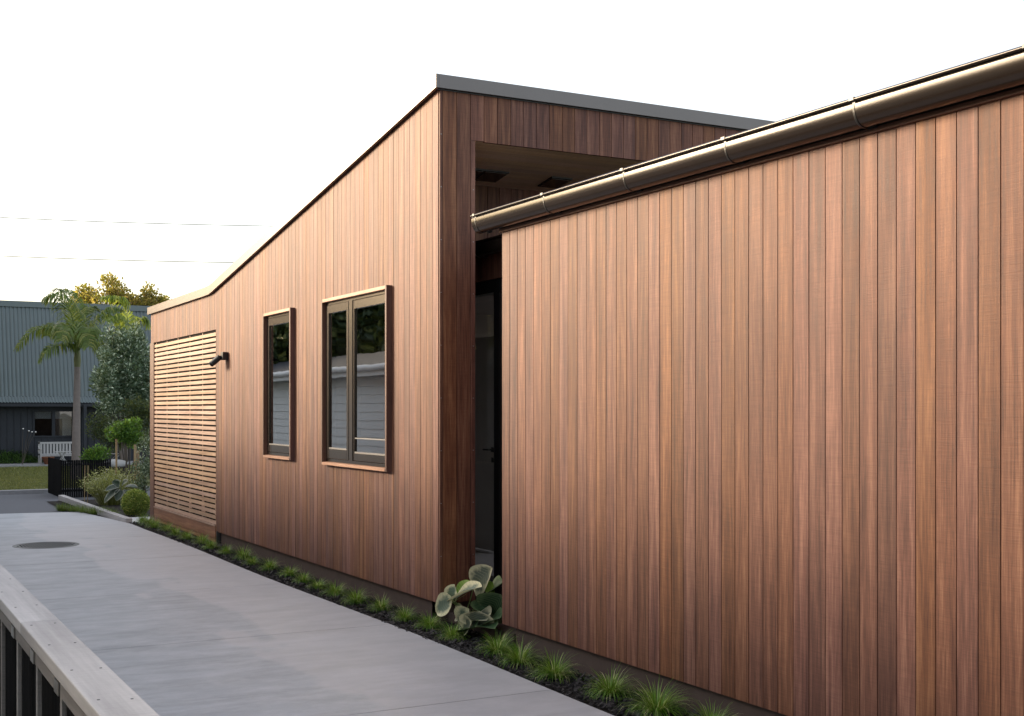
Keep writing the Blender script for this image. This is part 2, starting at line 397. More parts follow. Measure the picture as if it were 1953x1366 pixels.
# --- wall core behind the boards (wrap), rooms, plinth
core = MB(); XW = D + TB + 0.004
def wallrect(y0, y1, z0, z1): core.box(XW, XW + 0.09, y0, y1, z0, z1)
def wallstrips(y0, y1, z0, topf, holes):
    ysn = sorted(set([y0, y1] + [v for h in holes for v in h[:2]] + [p[0] for p in RP if y0 < p[0] < y1]))
    for a, b in zip(ysn, ysn[1:]):
        if b - a < 1e-4: continue
        mid = (a + b) / 2; hs = sorted([h for h in holes if h[0] <= mid <= h[1]], key=lambda h: h[2]); z = z0
        for h in hs:
            if h[2] > z: core.box(XW, XW + 0.09, a, b, z, h[2])
            z = h[3]
        i = len(core.v)
        core.prism([(XW, a, z), (XW + 0.09, a, z), (XW + 0.09, a, topf(a)), (XW, a, topf(a))], (0, b - a, 0))
        for k in (i + 6, i + 7): core.v[k].z = topf(b)
wallstrips(YA0 + 0.002, YA1 - 0.002, ZC + 0.005, lambda y_: zr(y_) + 0.03, [WBIG, WSML])
core.box(XW, XCOL - 0.004, YA0 + 0.014, YA0 + 0.05, ZC + 0.005, ZT)              # column
core.box(XCOL, XE, YA0 + 0.014, YA0 + 0.05, ZS + 0.025, ZT)                      # band over the recess
core.box(XCOL - 0.05, XCOL - 0.006, YA0 + 0.05, YBK + 0.02, ZC + 0.005, ZS + 0.02)  # recess side
core.box(XCOL, XE, YBK + 0.014, YBK + 0.06, 3.0, ZS)                             # recess back
core.box(XE - 0.1, XE, YBK + 0.9, YA1 - 0.01, ZC, 3.0)                          # far side
core.box(XW + 0.09, XE - 0.1, YA1 - 0.10, YA1 - 0.01, ZC, zr(YA1))               # street side
core.box(XW, XW + 0.09, YB0, YB1 - 0.04, ZC + 0.005, ZB + 0.02)                  # low wing
core.box(XW + 0.09, 5.3, YB1 - 0.10, YB1 - 0.036, ZC + 0.005, ZB + 0.02)
core.box(XW + 0.09, 8.0, YB0, YB0 + 0.1, ZC, ZB)
core.build('wall_core', M['wrap'], house)
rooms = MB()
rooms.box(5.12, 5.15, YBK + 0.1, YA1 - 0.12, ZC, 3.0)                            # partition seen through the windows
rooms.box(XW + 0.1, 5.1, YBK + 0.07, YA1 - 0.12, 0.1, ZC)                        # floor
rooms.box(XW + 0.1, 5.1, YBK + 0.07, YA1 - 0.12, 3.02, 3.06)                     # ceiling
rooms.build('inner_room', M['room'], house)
hall = MB()
hall.box(5.4, 9.6, 8.6, 13.2, 0.18, 0.24); hall.box(5.4, 9.5, 13.1, 13.2, 0.24, 3.0); hall.box(5.4, 7.3, 8.6, 8.7, 0.24, 3.0)
hall.box(5.4, 9.4, 10.82, 13.2, 2.92, 2.97); hall.box(5.4, 7.4, 8.6, 10.7, 2.92, 2.97)
hall.box(5.155, 5.19, 10.9, 13.2, 0.24, 2.9); hall.build('hall', plain('hall_plaster', (0.34, 0.29, 0.27), 0.8), house)
pl = MB()
pl.box(D + 0.035, D + 0.2, YA0 + 0.05, SY0 - 0.0, -0.1, ZC); pl.box(D + 0.035, XCOL, YA0 + 0.02, YA0 + 0.2, -0.1, ZC - 0.004)
pl.box(D + 0.05, D + 0.2, SY0, YA1 - 0.02, -0.1, ZC)
pl.build('plinth', M['plinth'], house)
pl = MB(); pl.box(D + 0.035, D + 0.2, YB0, YB1 - 0.16, -0.1, ZC); pl.box(D + 0.2, 5.3, YB1 - 0.36, YB1 - 0.16, -0.1, ZC)
pl.build('plinth', M['plinth'], house)

# --- roof of the tall volume: dark metal edge following the slope
FH = onY(832, 145, YA0 - 0.06).z - onY(832, 171, YA0 - 0.06).z
OH = 0.05
rf = MB()
lo = [Vector((0, y_, z_)) for y_, z_ in RP]; lo[-1].y = YA1 + 0.05
lo2 = [p.copy() for p in lo]; lo2[0].y += 0.03; lo2[-1].y -= 0.002
pts = [(p.y, p.z + 0.02) for p in lo2] + [(p.y, p.z + FH - 0.01) for p in reversed(lo2)]
rf.prism([(D - OH + 0.03, a, b) for a, b in pts], (XE - D + 0.04, 0, 0))
roof = rf.build('roof', M['bronze'], house)
fs = MB()
pts = [(p.y, p.z) for p in lo] + [(p.y, p.z + FH) for p in reversed(lo)]
fs.prism([(D - OH, a, b) for a, b in pts], (0.028, 0, 0)); fs.build('fascia', M['fascia'], roof)
fs = MB().box(D - OH + 0.03, XE + 0.05, YA0 - 0.06, YA0 - 0.034, RP[0][1], RP[0][1] + FH); fs.build('fascia', M['fascia'], roof)
fs = MB().box(D - OH + 0.03, XE + 0.05, YA0 - 0.031, YA0 - TB - 0.006, RP[0][1] - 0.012, RP[0][1] + 0.03); fs.build('flashing', M['black'], roof)

# --- recess ceiling of narrow boards
k = 0; yy = YA0 + 0.003
while yy < YBK - 0.03:
    y2 = min(yy + 0.087, YBK - 0.022); za, zb = ZS + 0.004 - SLOPE*(yy - YA0), ZS + 0.004 - SLOPE*(y2 - YA0)
    MB().prism([(XCOL + 0.002, yy, za), (XCOL + 0.002, y2 - 0.003, zb), (XCOL + 0.002, y2 - 0.003, zb + 0.018), (XCOL + 0.002, yy, za + 0.018)], (3.6, 0, 0)).build('ceiling_board', M['cedar_x'], house)
    yy = y2
    k += 1

# ------------------------------------------------------------------ windows
def window(o, kind):
    y0, y1, z0, z1 = o; xf = D - 0.055; tk = 0.034
    fr = MB(); xa, xb = D - 0.008, D + 0.075
    a, b, c, d = y0 + tk, y1 - tk, z0 + tk, z1 - tk
    fr.box(xa, xb, a, a + 0.028, c, d); fr.box(xa, xb, b - 0.028, b, c, d)
    fr.box(xa, xb, a + 0.028, b - 0.028, c, c + 0.03); fr.box(xa, xb, a + 0.028, b - 0.028, d - 0.03, d)
    if kind == 'big':
        ym = onX(669, 700, D - 0.01).y
        fr.box(xa - 0.004, xb, ym - 0.045, ym + 0.045, c + 0.03, d - 0.03)
    win = fr.build('window', M['alu'], house, label='large two pane window in projecting timber surround' if kind == 'big' else 'narrow single pane window in projecting timber surround')
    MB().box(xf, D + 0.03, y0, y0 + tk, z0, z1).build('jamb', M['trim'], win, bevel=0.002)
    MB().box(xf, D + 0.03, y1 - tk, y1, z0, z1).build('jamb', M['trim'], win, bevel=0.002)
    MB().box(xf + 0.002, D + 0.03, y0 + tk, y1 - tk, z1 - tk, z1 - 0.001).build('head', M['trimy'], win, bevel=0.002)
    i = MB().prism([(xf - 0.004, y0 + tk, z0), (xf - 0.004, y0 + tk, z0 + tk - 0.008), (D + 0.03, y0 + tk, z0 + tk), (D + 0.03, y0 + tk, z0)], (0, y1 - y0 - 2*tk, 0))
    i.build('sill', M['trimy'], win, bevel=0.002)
    def sash(ya, yb, xs_, wd, bot):
        s_ = MB()
        za, zb = c + 0.034, d - 0.034
        s_.box(xs_, xs_ + 0.04, ya, ya + wd, za, zb); s_.box(xs_, xs_ + 0.04, yb - wd, yb, za, zb)
        s_.box(xs_, xs_ + 0.04, ya + wd, yb - wd, za, za + bot); s_.box(xs_, xs_ + 0.04, ya + wd, yb - wd, zb - 0.085, zb)
        s_.build('sash', M['alu'], win, bevel=0.003)
        MB().box(xs_ + 0.016, xs_ + 0.022, ya + wd, yb - wd, za + bot, zb - 0.085).build('pane', M['glass'], win)
        MB().box(xs_ + 0.004, xs_ + 0.014, ya + wd + 0.001, yb - wd - 0.001, za + bot + 0.001, za + bot + 0.014).build('glazing_bead', M['screw'], win)
    if kind == 'big':
        sash(ym + 0.052, b - 0.032, D - 0.016, 0.055, 0.10)
        sash(a + 0.030, ym - 0.047, D - 0.004, 0.030, 0.075)
        # lower fixed bar of the right pane
        zb_ = c + 0.25
        MB().box(D + 0.002, D + 0.010, a + 0.062, ym - 0.079, zb_, zb_ + 0.012).build('glazing_bar', M['screw'], win)
    else:
        sash(a + 0.030, b - 0.030, D - 0.010, 0.045, 0.085)
window(WBIG, 'big'); window(WSML, 'small')

# ------------------------------------------------------------------ slatted screen
XS = D - 0.004
zs0 = onX(412, 1001, D).z
yP = onX(295, 700, D).y
scr = MB()
for k in range(6):                              # upright battens behind the slats
    yy = SY0 + 0.06 + k * (yP - SY0 - 0.12) / 5
    scr.box(XS + 0.0215, XS + 0.025, yy - 0.010, yy + 0.010, zs0 - 0.25, SZ1 - 0.005)
    for q in range(7 - k): scr.box(XS + 0.0210, XS + 0.026, yy - 0.015 - 0.03*(7 - k - q), yy + 0.015 + 0.012*(7 - k - q), zs0 + 0.005 + q*0.0605, zs0 + 0.05 + q*0.0605)
screen = scr.build('slat_screen', M['slat'], house, label='slatted screen of pale horizontal timber battens')
ns = 37; ps = (SZ1 - 0.02 - zs0) / ns
for k in range(ns):
    zz = zs0 + k*ps + random.uniform(-0.001, 0.001)
    MB().box(XS + random.uniform(-0.002, 0.002), XS + 0.020, SY0 + 0.006, yP - 0.004, zz + 0.004, zz + ps - 0.020).build('slat', M['slat'], screen, bevel=0.0015)
MB().box(XS - 0.016, XS + 0.022, SY0 + 0.004, yP, zs0 - 0.022, zs0 - 0.002).build('ledge', M['slat'], screen, bevel=0.002)
z1p = zs0 - 0.026; 
MB().box(XS - 0.006, XS + 0.021, SY0 + 0.004, yP, z1p - 0.165, z1p).build('base_plank', M['plank'], screen, bevel=0.003)
MB().box(XS - 0.003, XS + 0.021, SY0 + 0.004, yP, 0.0, z1p - 0.172).build('base_plank', M['plank'], screen, bevel=0.003)
MB().box(XS - 0.012, XS + 0.05, yP + 0.002, YA1 + 0.004, -0.02, SZ1 + 0.0).build('corner_post', M['trim'], screen, bevel=0.003)
MB().tube([(D + 0.03, SY0 - 0.07, 0.0), (D + 0.03, SY0 - 0.07, ZC + 0.01)], 0.045, 12).build('drain_pipe', M['black'], house, smooth=True)

# ------------------------------------------------------------------ low wing: eave trim, fascia, gutter, roof
trim = MB()
trim.box(D - 0.022, D + 0.03, YB0, YB1 + 0.012, ZB, ZB + 0.026)
trim.build('eave_trim', M['eave'], house, bevel=0.002)
MB().box(D - 0.012, D + 0.03, YB0, YB1 + 0.010, ZB + 0.028, ZB + 0.19).build('fascia_board', M['black'], house)
ZG = 3.318; XF = D - 0.165; XK = D - 0.014
def gutter(XF, XK, ZG, Y0, Y1, marks, name='gutter', end=None, label=None):
    """half round gutter along y with rolled front bead"""
    xc, hw = (XF + 0.012 + XK) / 2, (XK - XF - 0.012) / 2
    zt = ZG - 0.030; dep = 0.106
    arc = [(xc - hw*math.cos(a), zt - dep*math.sin(a)**0.9) for a in [math.pi*k/20 for k in range(21)]]
    prof_ = [(XF + 0.020, ZG - 0.012), (XF + 0.020, ZG - 0.030)] + arc[0:]
    outer = [(x, z) for x, z in prof_]; inner = [(x + 0.003, z + 0.003) for x, z in reversed(prof_[2:])] + [(XF + 0.0235, ZG - 0.012)]
    g = MB().prism([(x, Y0, z) for x, z in outer + inner], (0, Y1 - Y0, 0))
    tag = {'label': label} if label else {}
    o = g.build(name, M['bronze'], house, smooth=True, **tag)
    MB().tube([(XF + 0.008, Y0, ZG - 0.009), (XF + 0.008, Y1, ZG - 0.009)], 0.0095, 10).build('bead', M['bronze'], o, smooth=True)
    if end:
        e = MB().prism([(x, Y1 - 0.002, z) for x, z in [(x, z) for x, z in arc]], (0, 0.006, 0))
        sc = [(xc + (x - xc)*1.02, zt + (z - zt)*1.03) for x, z in arc]
        inn = [(xc + (x - xc)*0.99, zt + (z - zt)*0.99) for x, z in reversed(arc)]
        e.prism([(x, Y1 - 0.055, z) for x, z in sc + inn], (0, 0.06, 0))
        e.build('end_cap', M['bronze'], o, smooth=True)
    for ym in marks:
        b = MB(); sc = [(xc + (x - xc)*1.03, zt + (z - zt)*1.035) for x, z in arc]; inn = [(x, z) for x, z in reversed(arc)]
        b.prism([(x, ym - 0.006, z) for x, z in sc + inn], (0, 0.012, 0))
        b.box(XF + 0.014, XF + 0.021, ym - 0.009, ym + 0.009, ZG - 0.034, ZG - 0.002)
        b.box(XF - 0.003, XF + 0.02, ym - 0.016, ym + 0.016, ZG - 0.002, ZG + 0.002)
        b.box(XF - 0.004, XF - 0.001, ym - 0.016, ym + 0.016, ZG - 0.014, ZG + 0.002)
        b.box(XK - 0.018, XK + 0.001, ym - 0.028, ym + 0.028, ZG - 0.135, ZG - 0.10)
        b.build('bracket', M['black'], o)
    return o
YG1 = onX(913.5, 420, (XF + XK)/2).y
gutter(XF, XK, ZG, YB0, YG1, [7.56, 6.55, 5.53, 4.53, 3.52, 2.5, YG1 - 0.055], end=True, label='dark bronze half round gutter along the eave of the low wing')
rb = MB(); rb.prism([(D - 0.06, YB0, ZG - 0.03), (8.4, YB0, ZG + 0.33), (8.4, YB0, ZG + 0.36), (D - 0.06, YB0, ZG)], (0, YB1 - YB0 + 0.02, 0)); rb.build('roof', M['kerb'], house)  # unseen roof, coloured pale to bounce skylight up to the recess ceiling

# ------------------------------------------------------------------ entrance link in the recess: gutter, timber head, glazed door
XL = 5.20
gutter(XL - 0.165, XL - 0.014, ZG, 8.2, YBK - 0.03, [10.05], label='black gutter in the shaded entrance recess')
MB().box(XL - 0.01, XL + 0.05, 8.2, YBK - 0.03, 2.98, ZG - 0.02).build('fascia_board', M['cedar'], house)
MB().prism([(XL - 0.06, 8.2, ZG - 0.03), (8.4, 8.2, ZG + 0.2), (8.4, 8.2, ZG + 0.23), (XL - 0.06, 8.2, ZG)], (0, YBK - 0.03 - 8.2, 0)).build('roof', M['bronze'], house)
yj = onX(950.5, 700, XL + 0.02).y
dr = MB()
dr.box(XL, XL + 0.10, yj - 0.06, yj + 0.05, 0.22, 2.86); dr.box(XL, XL + 0.10, 12.10, 12.2, 0.22, 2.86)
dr.box(XL, XL + 0.10, 8.2, 12.2, 2.86, 2.975); dr.box(XL + 0.01, XL + 0.12, 8.2, 12.2, 0.10, 0.22)
door = dr.build('glass_door', M['black'], house, label='tall black framed glass door in the dark entrance')
MB().box(XL + 0.04, XL + 0.048, yj + 0.05, 12.1, 0.22, 2.86).build('pane', M['door_glass'], door)
MB().box(XL + 0.02, XL + 0.1, 8.4, yj - 0.06, 0.22, 2.86).build('side_panel', M['black'], door)
MB().box(D + 0.1, XL, YB1 + 0.0, YBK, -0.02, 0.06).build('doorstep', M['plinth'], house)
h = at(930.5, 858, 13.5); xi = h.x + 0.06
idr = MB().box(xi, xi + 0.04, h.y - 0.10, h.y + 0.72, 0.26, 2.60)
inner = idr.build('inner_door', plain('door_paint', (0.48, 0.44, 0.42), 0.5), house, label='white inner door seen through the entrance glass')
hd = MB().tube([(xi - 0.004, h.y, h.z), (xi - 0.05, h.y, h.z)], 0.011, 10); hd.tube([(xi - 0.05, h.y - 0.01, h.z), (xi - 0.05, h.y + 0.13, h.z)], 0.010, 10); hd.box(xi - 0.008, xi, h.y - 0.026, h.y + 0.026, h.z - 0.026, h.z + 0.026)
hd.build('door_handle', M['black'], inner, smooth=True)
MB().box(xi - 0.007, xi, h.y - 0.022, h.y + 0.022, h.z - 0.14, h.z - 0.085).build('lock', M['black'], inner)

# screw heads on the column edges
sc = MB()
for zz in [0.55 + 0.45*k for k in range(9)]:
    for xx in (D + 0.016, XCOL - 0.02):
        if zz < ZS or xx < D + 0.1: sc.tube([(xx, YA0 - TB - 0.0005, zz), (xx, YA0 - TB - 0.004, zz)], 0.004, 8)
sc.build('screw_heads', M['screw'], house, kind='stuff')
# ------------------------------------------------------------------ ceiling panels (hang under the recess ceiling)
def ceil_pt(px, py):
    d = ray(px, py); t = (ZS + SLOPE*YA0 - CH) / (d.z + SLOPE*d.y); return CAM + d*t
pA, pB = ceil_pt(967, 327), ceil_pt(950, 346)
def cpanel(x0, x1, y0, y1, label):
    z0 = ZS - SLOPE*(y0 - YA0); z1 = ZS - SLOPE*(y1 - YA0)
    t = thing('ceiling_panel', ((x0+x1)/2, (y0+y1)/2, (z0+z1)/2), label, 'ceiling panel', 'black panels on the recess ceiling')
    def slab(a, b, c, d, top, th, name, mat):
        f = lambda yy: ZS - SLOPE*(yy - YA0) - top
        MB().prism([(a, c, f(c)), (a, d, f(d)), (a, d, f(d) - th), (a, c, f(c) - th)], (b - a, 0, 0)).build(name, mat, t)
    slab(x0, x1, y0, y1, 0.002, 0.012, 'frame', M['black'])
    n = 2 if x1 - x0 > 0.45 else 1; wd = (x1 - x0) / n
    for q in range(n): slab(x0 + q*wd + 0.012, x0 + (q+1)*wd - 0.012, y0 + 0.02, y1 - 0.02, 0.015, 0.004, 'plate', M['bronze'])
cy0, cy1 = ceil_pt(967, 327).y, ceil_pt(950, 346).y
cx1 = ceil_pt(959, 336).x
print('ceil', cy0, cy1, cx1)
cpanel(cx1 - 0.50, cx1, cy0, cy1, 'black double panel on the recess ceiling beside the boarded column')
c2 = ceil_pt(1082, 346).x; c1 = ceil_pt(1045, 346).x
cpanel(c1 - 0.04, c2, cy0, cy1, 'black single panel on the recess ceiling above the gutter')

# ------------------------------------------------------------------ wall floodlight
fp = onX(429, 679, D - 0.03)
fl = thing('floodlight', (D, fp.y, fp.z), 'black twin spotlight fixed to the boards beside the slatted screen', 'wall light')
MB().box(D - 0.075, D - 0.003, fp.y - 0.055, fp.y + 0.055, fp.z - 0.055, fp.z + 0.05).build('base_box', M['black'], fl, bevel=0.006)
for s_, (dy, dz) in enumerate(((0.015, 0.0), (0.12, -0.015))):
    p0 = Vector((D - 0.088, fp.y + dy, fp.z - 0.01 + dz)); p1 = p0 + Vector((-0.08, 0.07, -0.085))
    l = MB().tube([p0, p0.lerp(p1, 0.08), p1], [0.024, 0.038, 0.038], 14).build('lamp_head', M['black'], fl, smooth=True)
    MB().tube([p1 + (p1-p0).normalized()*0.0005, p1 + (p1-p0).normalized()*0.004], 0.030, 14).build('lens', M['white'], l, smooth=True)
MB().tube([(D - 0.07, fp.y + 0.02, fp.z - 0.005), (D - 0.105, fp.y + 0.03, fp.z - 0.012), (D - 0.10, fp.y + 0.125, fp.z - 0.025)], 0.013, 8).build('arm', M['black'], fl, smooth=True)

# ------------------------------------------------------------------ ground
def sheet(name, pts, z, mat, **tags):
    m = MB(); m.v = [Vector((x, y_, z)) for x, y_ in pts]; m.f = [tuple(range(len(pts)))]
    return m.build(name, mat, None, kind='structure', **tags)
sheet('ground', [(-400, -400), (400, -400), (400, 400), (-400, 400)], -0.06, M['earth'])
DX0 = 0.80
def dedge(y_): return 4.055 + 0.02*math.sin(y_*0.8 + 0.6) - 0.03*math.exp(-((y_ - 6)/2.0)**2)
drive = sheet('driveway', [(DX0, -3), (4.03, -3), (4.03, 20.0), (3.70, 22.9), (DX0, 23.3)], -0.03, M['joint'])
joints = [-3, 1.4, 4.15, 6.90, 9.65, 12.45, 15.35, 18.05]
for a, b in zip(joints, joints[1:] + [None]):
    m = MB(); g = 0.0042
    if b is None:
        pts = [(DX0, a + g), (dedge(a), a + g), (dedge(19), 19), (4.06, 20.05), (3.92, 21.4), (3.73, 22.9), (DX0, 23.35)]
    else:
        n = 8; pts = [(DX0, a + g)] + [(dedge(a + g + (b - a - 2*g)*k/n), a + g + (b - a - 2*g)*k/n) for k in range(n+1)] + [(DX0, b - g)]
    m.prism([(x, y_, -0.10) for x, y_ in pts], (0, 0, 0.10)); m.build('concrete_slab', M['concrete'], drive)
sheet('garden_bed', [(4.00, -3), (4.9, -3), (4.9, 20.9), (4.00, 20.9)], -0.035, M['soil'])
sheet('road', [(0.8, 23.2), (60, 23.2), (60, 28.8), (0.8, 28.8)], -0.02, M['asphalt'])
kb = MB().box(0.8, 60, 28.6, 28.9, -0.1, 0.06); kb.build('kerb', M['kerb'], None, kind='structure')
lawn = sheet('lawn', [(-60, 28.9), (60, 28.9), (60, 44), (-60, 44)], 0.0, plain('lawn_soil', (0.09, 0.10, 0.03), 0.95, 0, 0.2, 0.3, 2))
sheet('front_garden', [(3.80, 25.9), (4.08, 21.45), (9, 21.45), (9, 25.9)], 0.0, M['soil'])
sheet('shell_path', [(4.02, 20.25), (8, 20.6), (8, 21.4), (3.93, 21.45)], -0.012, M['white_gravel'])

# bark chips in the bed
random.seed(11); ch = MB()
for k in range(15000):
    y_ = 3.5 + 17*random.random()**1.6; x = random.uniform(4.06, D + 0.05)
    if x > D - 0.01 and not (YB1 - 0.1 < y_ < YA0): x -= 0.2
    s_ = random.uniform(0.006, 0.019); a = random.uniform(0, 6.28); tl = random.uniform(-0.6, 0.6)
    u = Vector((math.cos(a), math.sin(a), tl))*s_; v_ = Vector((-math.sin(a), math.cos(a), random.uniform(-.4, .4)))*s_*random.uniform(.3, .7)
    ch.obox((x, y_, random.uniform(-0.03, 0.004)), u, v_, Vector((0, 0, 1))*random.uniform(0.002, 0.005))
ch.build('bark_mulch', M['bark'], None, kind='stuff', label='dark bark chips covering the narrow bed along the house', category='mulch')

# manhole cover
mc = onG(88, 1040)
mh = MB().lathe((mc.x, mc.y, -0.01), [(0.42, 0), (0.42, 0.014), (0.40, 0.016), (0.395, 0.013)], 40)
t_ = thing('manhole_cover', (mc.x, mc.y, 0), 'round dark manhole cover set in the concrete driveway', 'manhole cover')
mh.build('rim', M['black'], t_)
lid = MB().lathe((mc.x, mc.y, -0.008), [(0.39, 0.0), (0.39, 0.010)], 40)
for a in range(-9, 10):
    for b in range(-9, 10):
        if a*a + b*b < 84: lid.box(mc.x + a*0.039 - 0.011, mc.x + a*0.039 + 0.011, mc.y + b*0.039 - 0.011, mc.y + b*0.039 + 0.011, 0.002, 0.0045)
lid.build('lid', plain('cast_iron', (0.014, 0.014, 0.015), 0.85, 0.0, 0.12, 0.3, 20), t_)

# ------------------------------------------------------------------ near fence
random.seed(5)
fz = 1.02; f0, f1 = 0.586, 0.722
fen = thing('timber_fence', (0.65, 5, 0), 'grey weathered timber fence with flat cap board and dark infill in the near corner', 'fence')
for a, b in ((0.2, 4.86), (4.864, 9.6)):
    MB().box(f0, f1, a, b, fz - 0.045, fz).build('cap_board', M['grey_timber'], fen, bevel=0.004)
MB().box(f0 + 0.008, f0 + 0.05, 0.2, 9.6, fz - 0.098, fz - 0.049).build('rail', M['grey_rail'], fen, bevel=0.003)
yy = 0.85
while yy < 9.6:
    MB().box(f0 + 0.030, f0 + 0.046, yy - 0.018, yy + 0.018, 0, fz - 0.10).build('post', M['grey_post'], fen, bevel=0.002)
    MB().box(f0 + 0.002, f0 + 0.0065, yy - 0.13, yy - 0.05, fz - 0.094, fz - 0.052).build('bracket', M['screw'], fen)
    yy += 0.545
yy = 0.2
while yy < 9.6:
    MB().box(f0 + 0.085, f0 + 0.105, yy, yy + 0.093, 0.0, fz - 0.047).build('paling', M['black_timber'], fen); yy += 0.0955
sc = MB()
for k in range(20):
    for xx in (f0 + 0.028, f1 - 0.026):
        y_ = 1.2 + k*0.45 + random.uniform(-.02, .02); sc.tube([(xx, y_, fz - 0.002), (xx, y_, fz + 0.0012)], 0.0042, 8)
sc.build('screw_heads', M['black'], fen, kind='stuff')

# ------------------------------------------------------------------ vegetation helpers
def tuft_mesh(seed, nbl=430, L=(0.14, 0.285), wd=0.0050, spread=1.5):
    rnd = random.Random(seed); m = MB()
    for k in range(nbl):
        a = rnd.uniform(0, 2*math.pi); r0 = rnd.random()**0.7*0.045; lean = (0.25 + 0.95*rnd.random()**0.8)*spread
        ln = rnd.uniform(*L); d = Vector((math.cos(a), math.sin(a), 0)); side = Vector((-d.y, d.x, 0))
        p = d*r0; el = math.pi/2 - lean*0.55; pts = [p.copy()]
        for s_ in range(4):
            p = p + (d*math.cos(el) + UP*math.sin(el))*(ln/4); pts.append(p.copy()); el -= lean*(0.22 + 0.16*s_)
        ws = [wd, wd*0.95, wd*0.75, wd*0.5, 0.0003]
        i = len(m.v)
        for q, w_ in zip(pts, ws): m.v += [q - side*w_*0.5, q + side*w_*0.5]
        for s_ in range(4): m.f.append((i+2*s_, i+2*s_+1, i+2*s_+3, i+2*s_+2))
    return m
def leaf_cloud(m, rnd, blobs, n, L, W, up=0.3, shell=0.55):
    """leaf faces through the volume of ellipsoids [(centre, radii)]"""
    vol = [b[1][0]*b[1][1]*b[1][2] for b in blobs]; tot = sum(vol)
    for (c, r), v_ in zip(blobs, vol):
        c = Vector(c)
        for k in range(int(n*v_/tot) + 1):
            d = Vector((rnd.gauss(0, 1), rnd.gauss(0, 1), rnd.gauss(0, 1))).normalized()
            q = rnd.random()**shell
            p = c + Vector((d.x*r[0], d.y*r[1], d.z*r[2]))*q
            ax = (d*0.7 + Vector((rnd.gauss(0, .6), rnd.gauss(0, .6), rnd.gauss(0, .6) + up))).normalized()
            sd = ax.cross(Vector((rnd.gauss(0, 1), rnd.gauss(0, 1), rnd.gauss(0, 1)))).normalized()
            l = L*rnd.uniform(0.6, 1.25); w_ = W*rnd.uniform(0.7, 1.2); nn = ax.cross(sd)*w_*0.18
            i = len(m.v)
            m.v += [p, p + ax*l*0.45 + sd*w_*0.5 + nn, p + ax*l, p + ax*l*0.45 - sd*w_*0.5 + nn]
            m.f.append((i, i+1, i+2)); m.f.append((i, i+2, i+3))
    return m
def clump_blobs(rnd, c, R_, n, r, squash=1.0):
    out = []
    for k in range(n):
        d = Vector((rnd.gauss(0, 1), rnd.gauss(0, 1), rnd.gauss(0, 1))).normalized()
        q = rnd.uniform(0.45, 0.95)
        rr = r*rnd.uniform(0.7, 1.25)
        out.append((Vector(c) + Vector((d.x*R_[0], d.y*R_[1], d.z*R_[2]))*q, (rr, rr, rr*squash)))
    return out

# ------------------------------------------------------------------ grass tufts along the wall
protos = [tuft_mesh(100 + k) for k in range(4)]
tm = []
for k, p in enumerate(protos):
    o = p.build('grass_tuft', M['grass'], None); tm.append(o.data); bpy.data.objects.remove(o)
right_px = [935, 990, 1057, 1150, 1240, 1345, 1462]
left_px = [860, 806, 765, 716, 678, 636, 603, 571, 541, 508, 481, 455, 425, 400, 376, 352, 332, 310, 295, 280, 266]
def put_tuft(px, label, k):
    y_ = onX(px, 900, 4.24).y
    o = bpy.data.objects.new('grass_tuft', tm[k % 4]); COL.objects.link(o)
    o.location = (4.275 + random.uniform(-0.035, 0.035), y_, -0.012); o.rotation_euler = (0, 0, random.uniform(0, 6.28))
    s_ = random.uniform(0.80, 1.06)*(1.0 if px > 880 else 0.80); o.scale = (s_, s_, s_*random.uniform(0.85, 1.08))
    o['label'] = label; o['category'] = 'grass tuft'; o['group'] = 'grass tufts planted in a row along the house wall'
for k, px in enumerate(right_px): put_tuft(px, 'spiky green grass tuft in the bark, %s to the right of the big leafed plant' % ORD[k], k)
for k, px in enumerate(left_px):
    lab = 'spiky green grass tuft in the bark, %s to the left of the big leafed plant' % ORD[k] if k < 12 else 'small grass tuft by the slatted screen, %s from the far end of the row' % ORD[len(left_px) - 1 - k]
    put_tuft(px, lab, k + 1)

# ------------------------------------------------------------------ big leafed plant at the entrance
def hosta_mat(name, centre, rim, edge=0.55):
    m, t, b = new_mat(name)
    uv = N(t, 'ShaderNodeUVMap'); sp = N(t, 'ShaderNodeSeparateXYZ'); t.links.new(uv.outputs[0], sp.inputs[0])
    n = noise(t, objcoord(t, (22,)*3), 1.0, 4)
    e = mathn(t, 'ADD', sp.outputs['X'], mathn(t, 'MULTIPLY', mathn(t, 'SUBTRACT', n, 0.5), 0.7))
    rp = ramp(t, [(edge - 0.18, centre), (edge + 0.14, rim)]); t.links.new(e, rp.inputs[0])
    wv = mathn(t, 'ABSOLUTE', mathn(t, 'SINE', mathn(t, 'MULTIPLY', sp.outputs['Y'], 30.0)))
    col = mixc(t, mathn(t, 'MULTIPLY', mathn(t, 'LESS_THAN', wv, 0.2), 0.5), rp.outputs[0], (0.35, 0.38, 0.22))
    t.links.new(col, b.inputs['Base Color']); sset(b, Roughness=0.42)
    bump(t, b, noise(t, objcoord(t, (45,)*3), 1.0, 3), 0.5, 0.004)
    tr = N(t, 'ShaderNodeBsdfTranslucent'); t.links.new(col, tr.inputs['Color'])
    mx = N(t, 'ShaderNodeMixShader'); mx.inputs[0].default_value = 0.22
    t.links.new(b.outputs[0], mx.inputs[1]); t.links.new(tr.outputs[0], mx.inputs[2]); t.links.new(mx.outputs[0], t.nodes['Material Output'].inputs['Surface'])
    return m
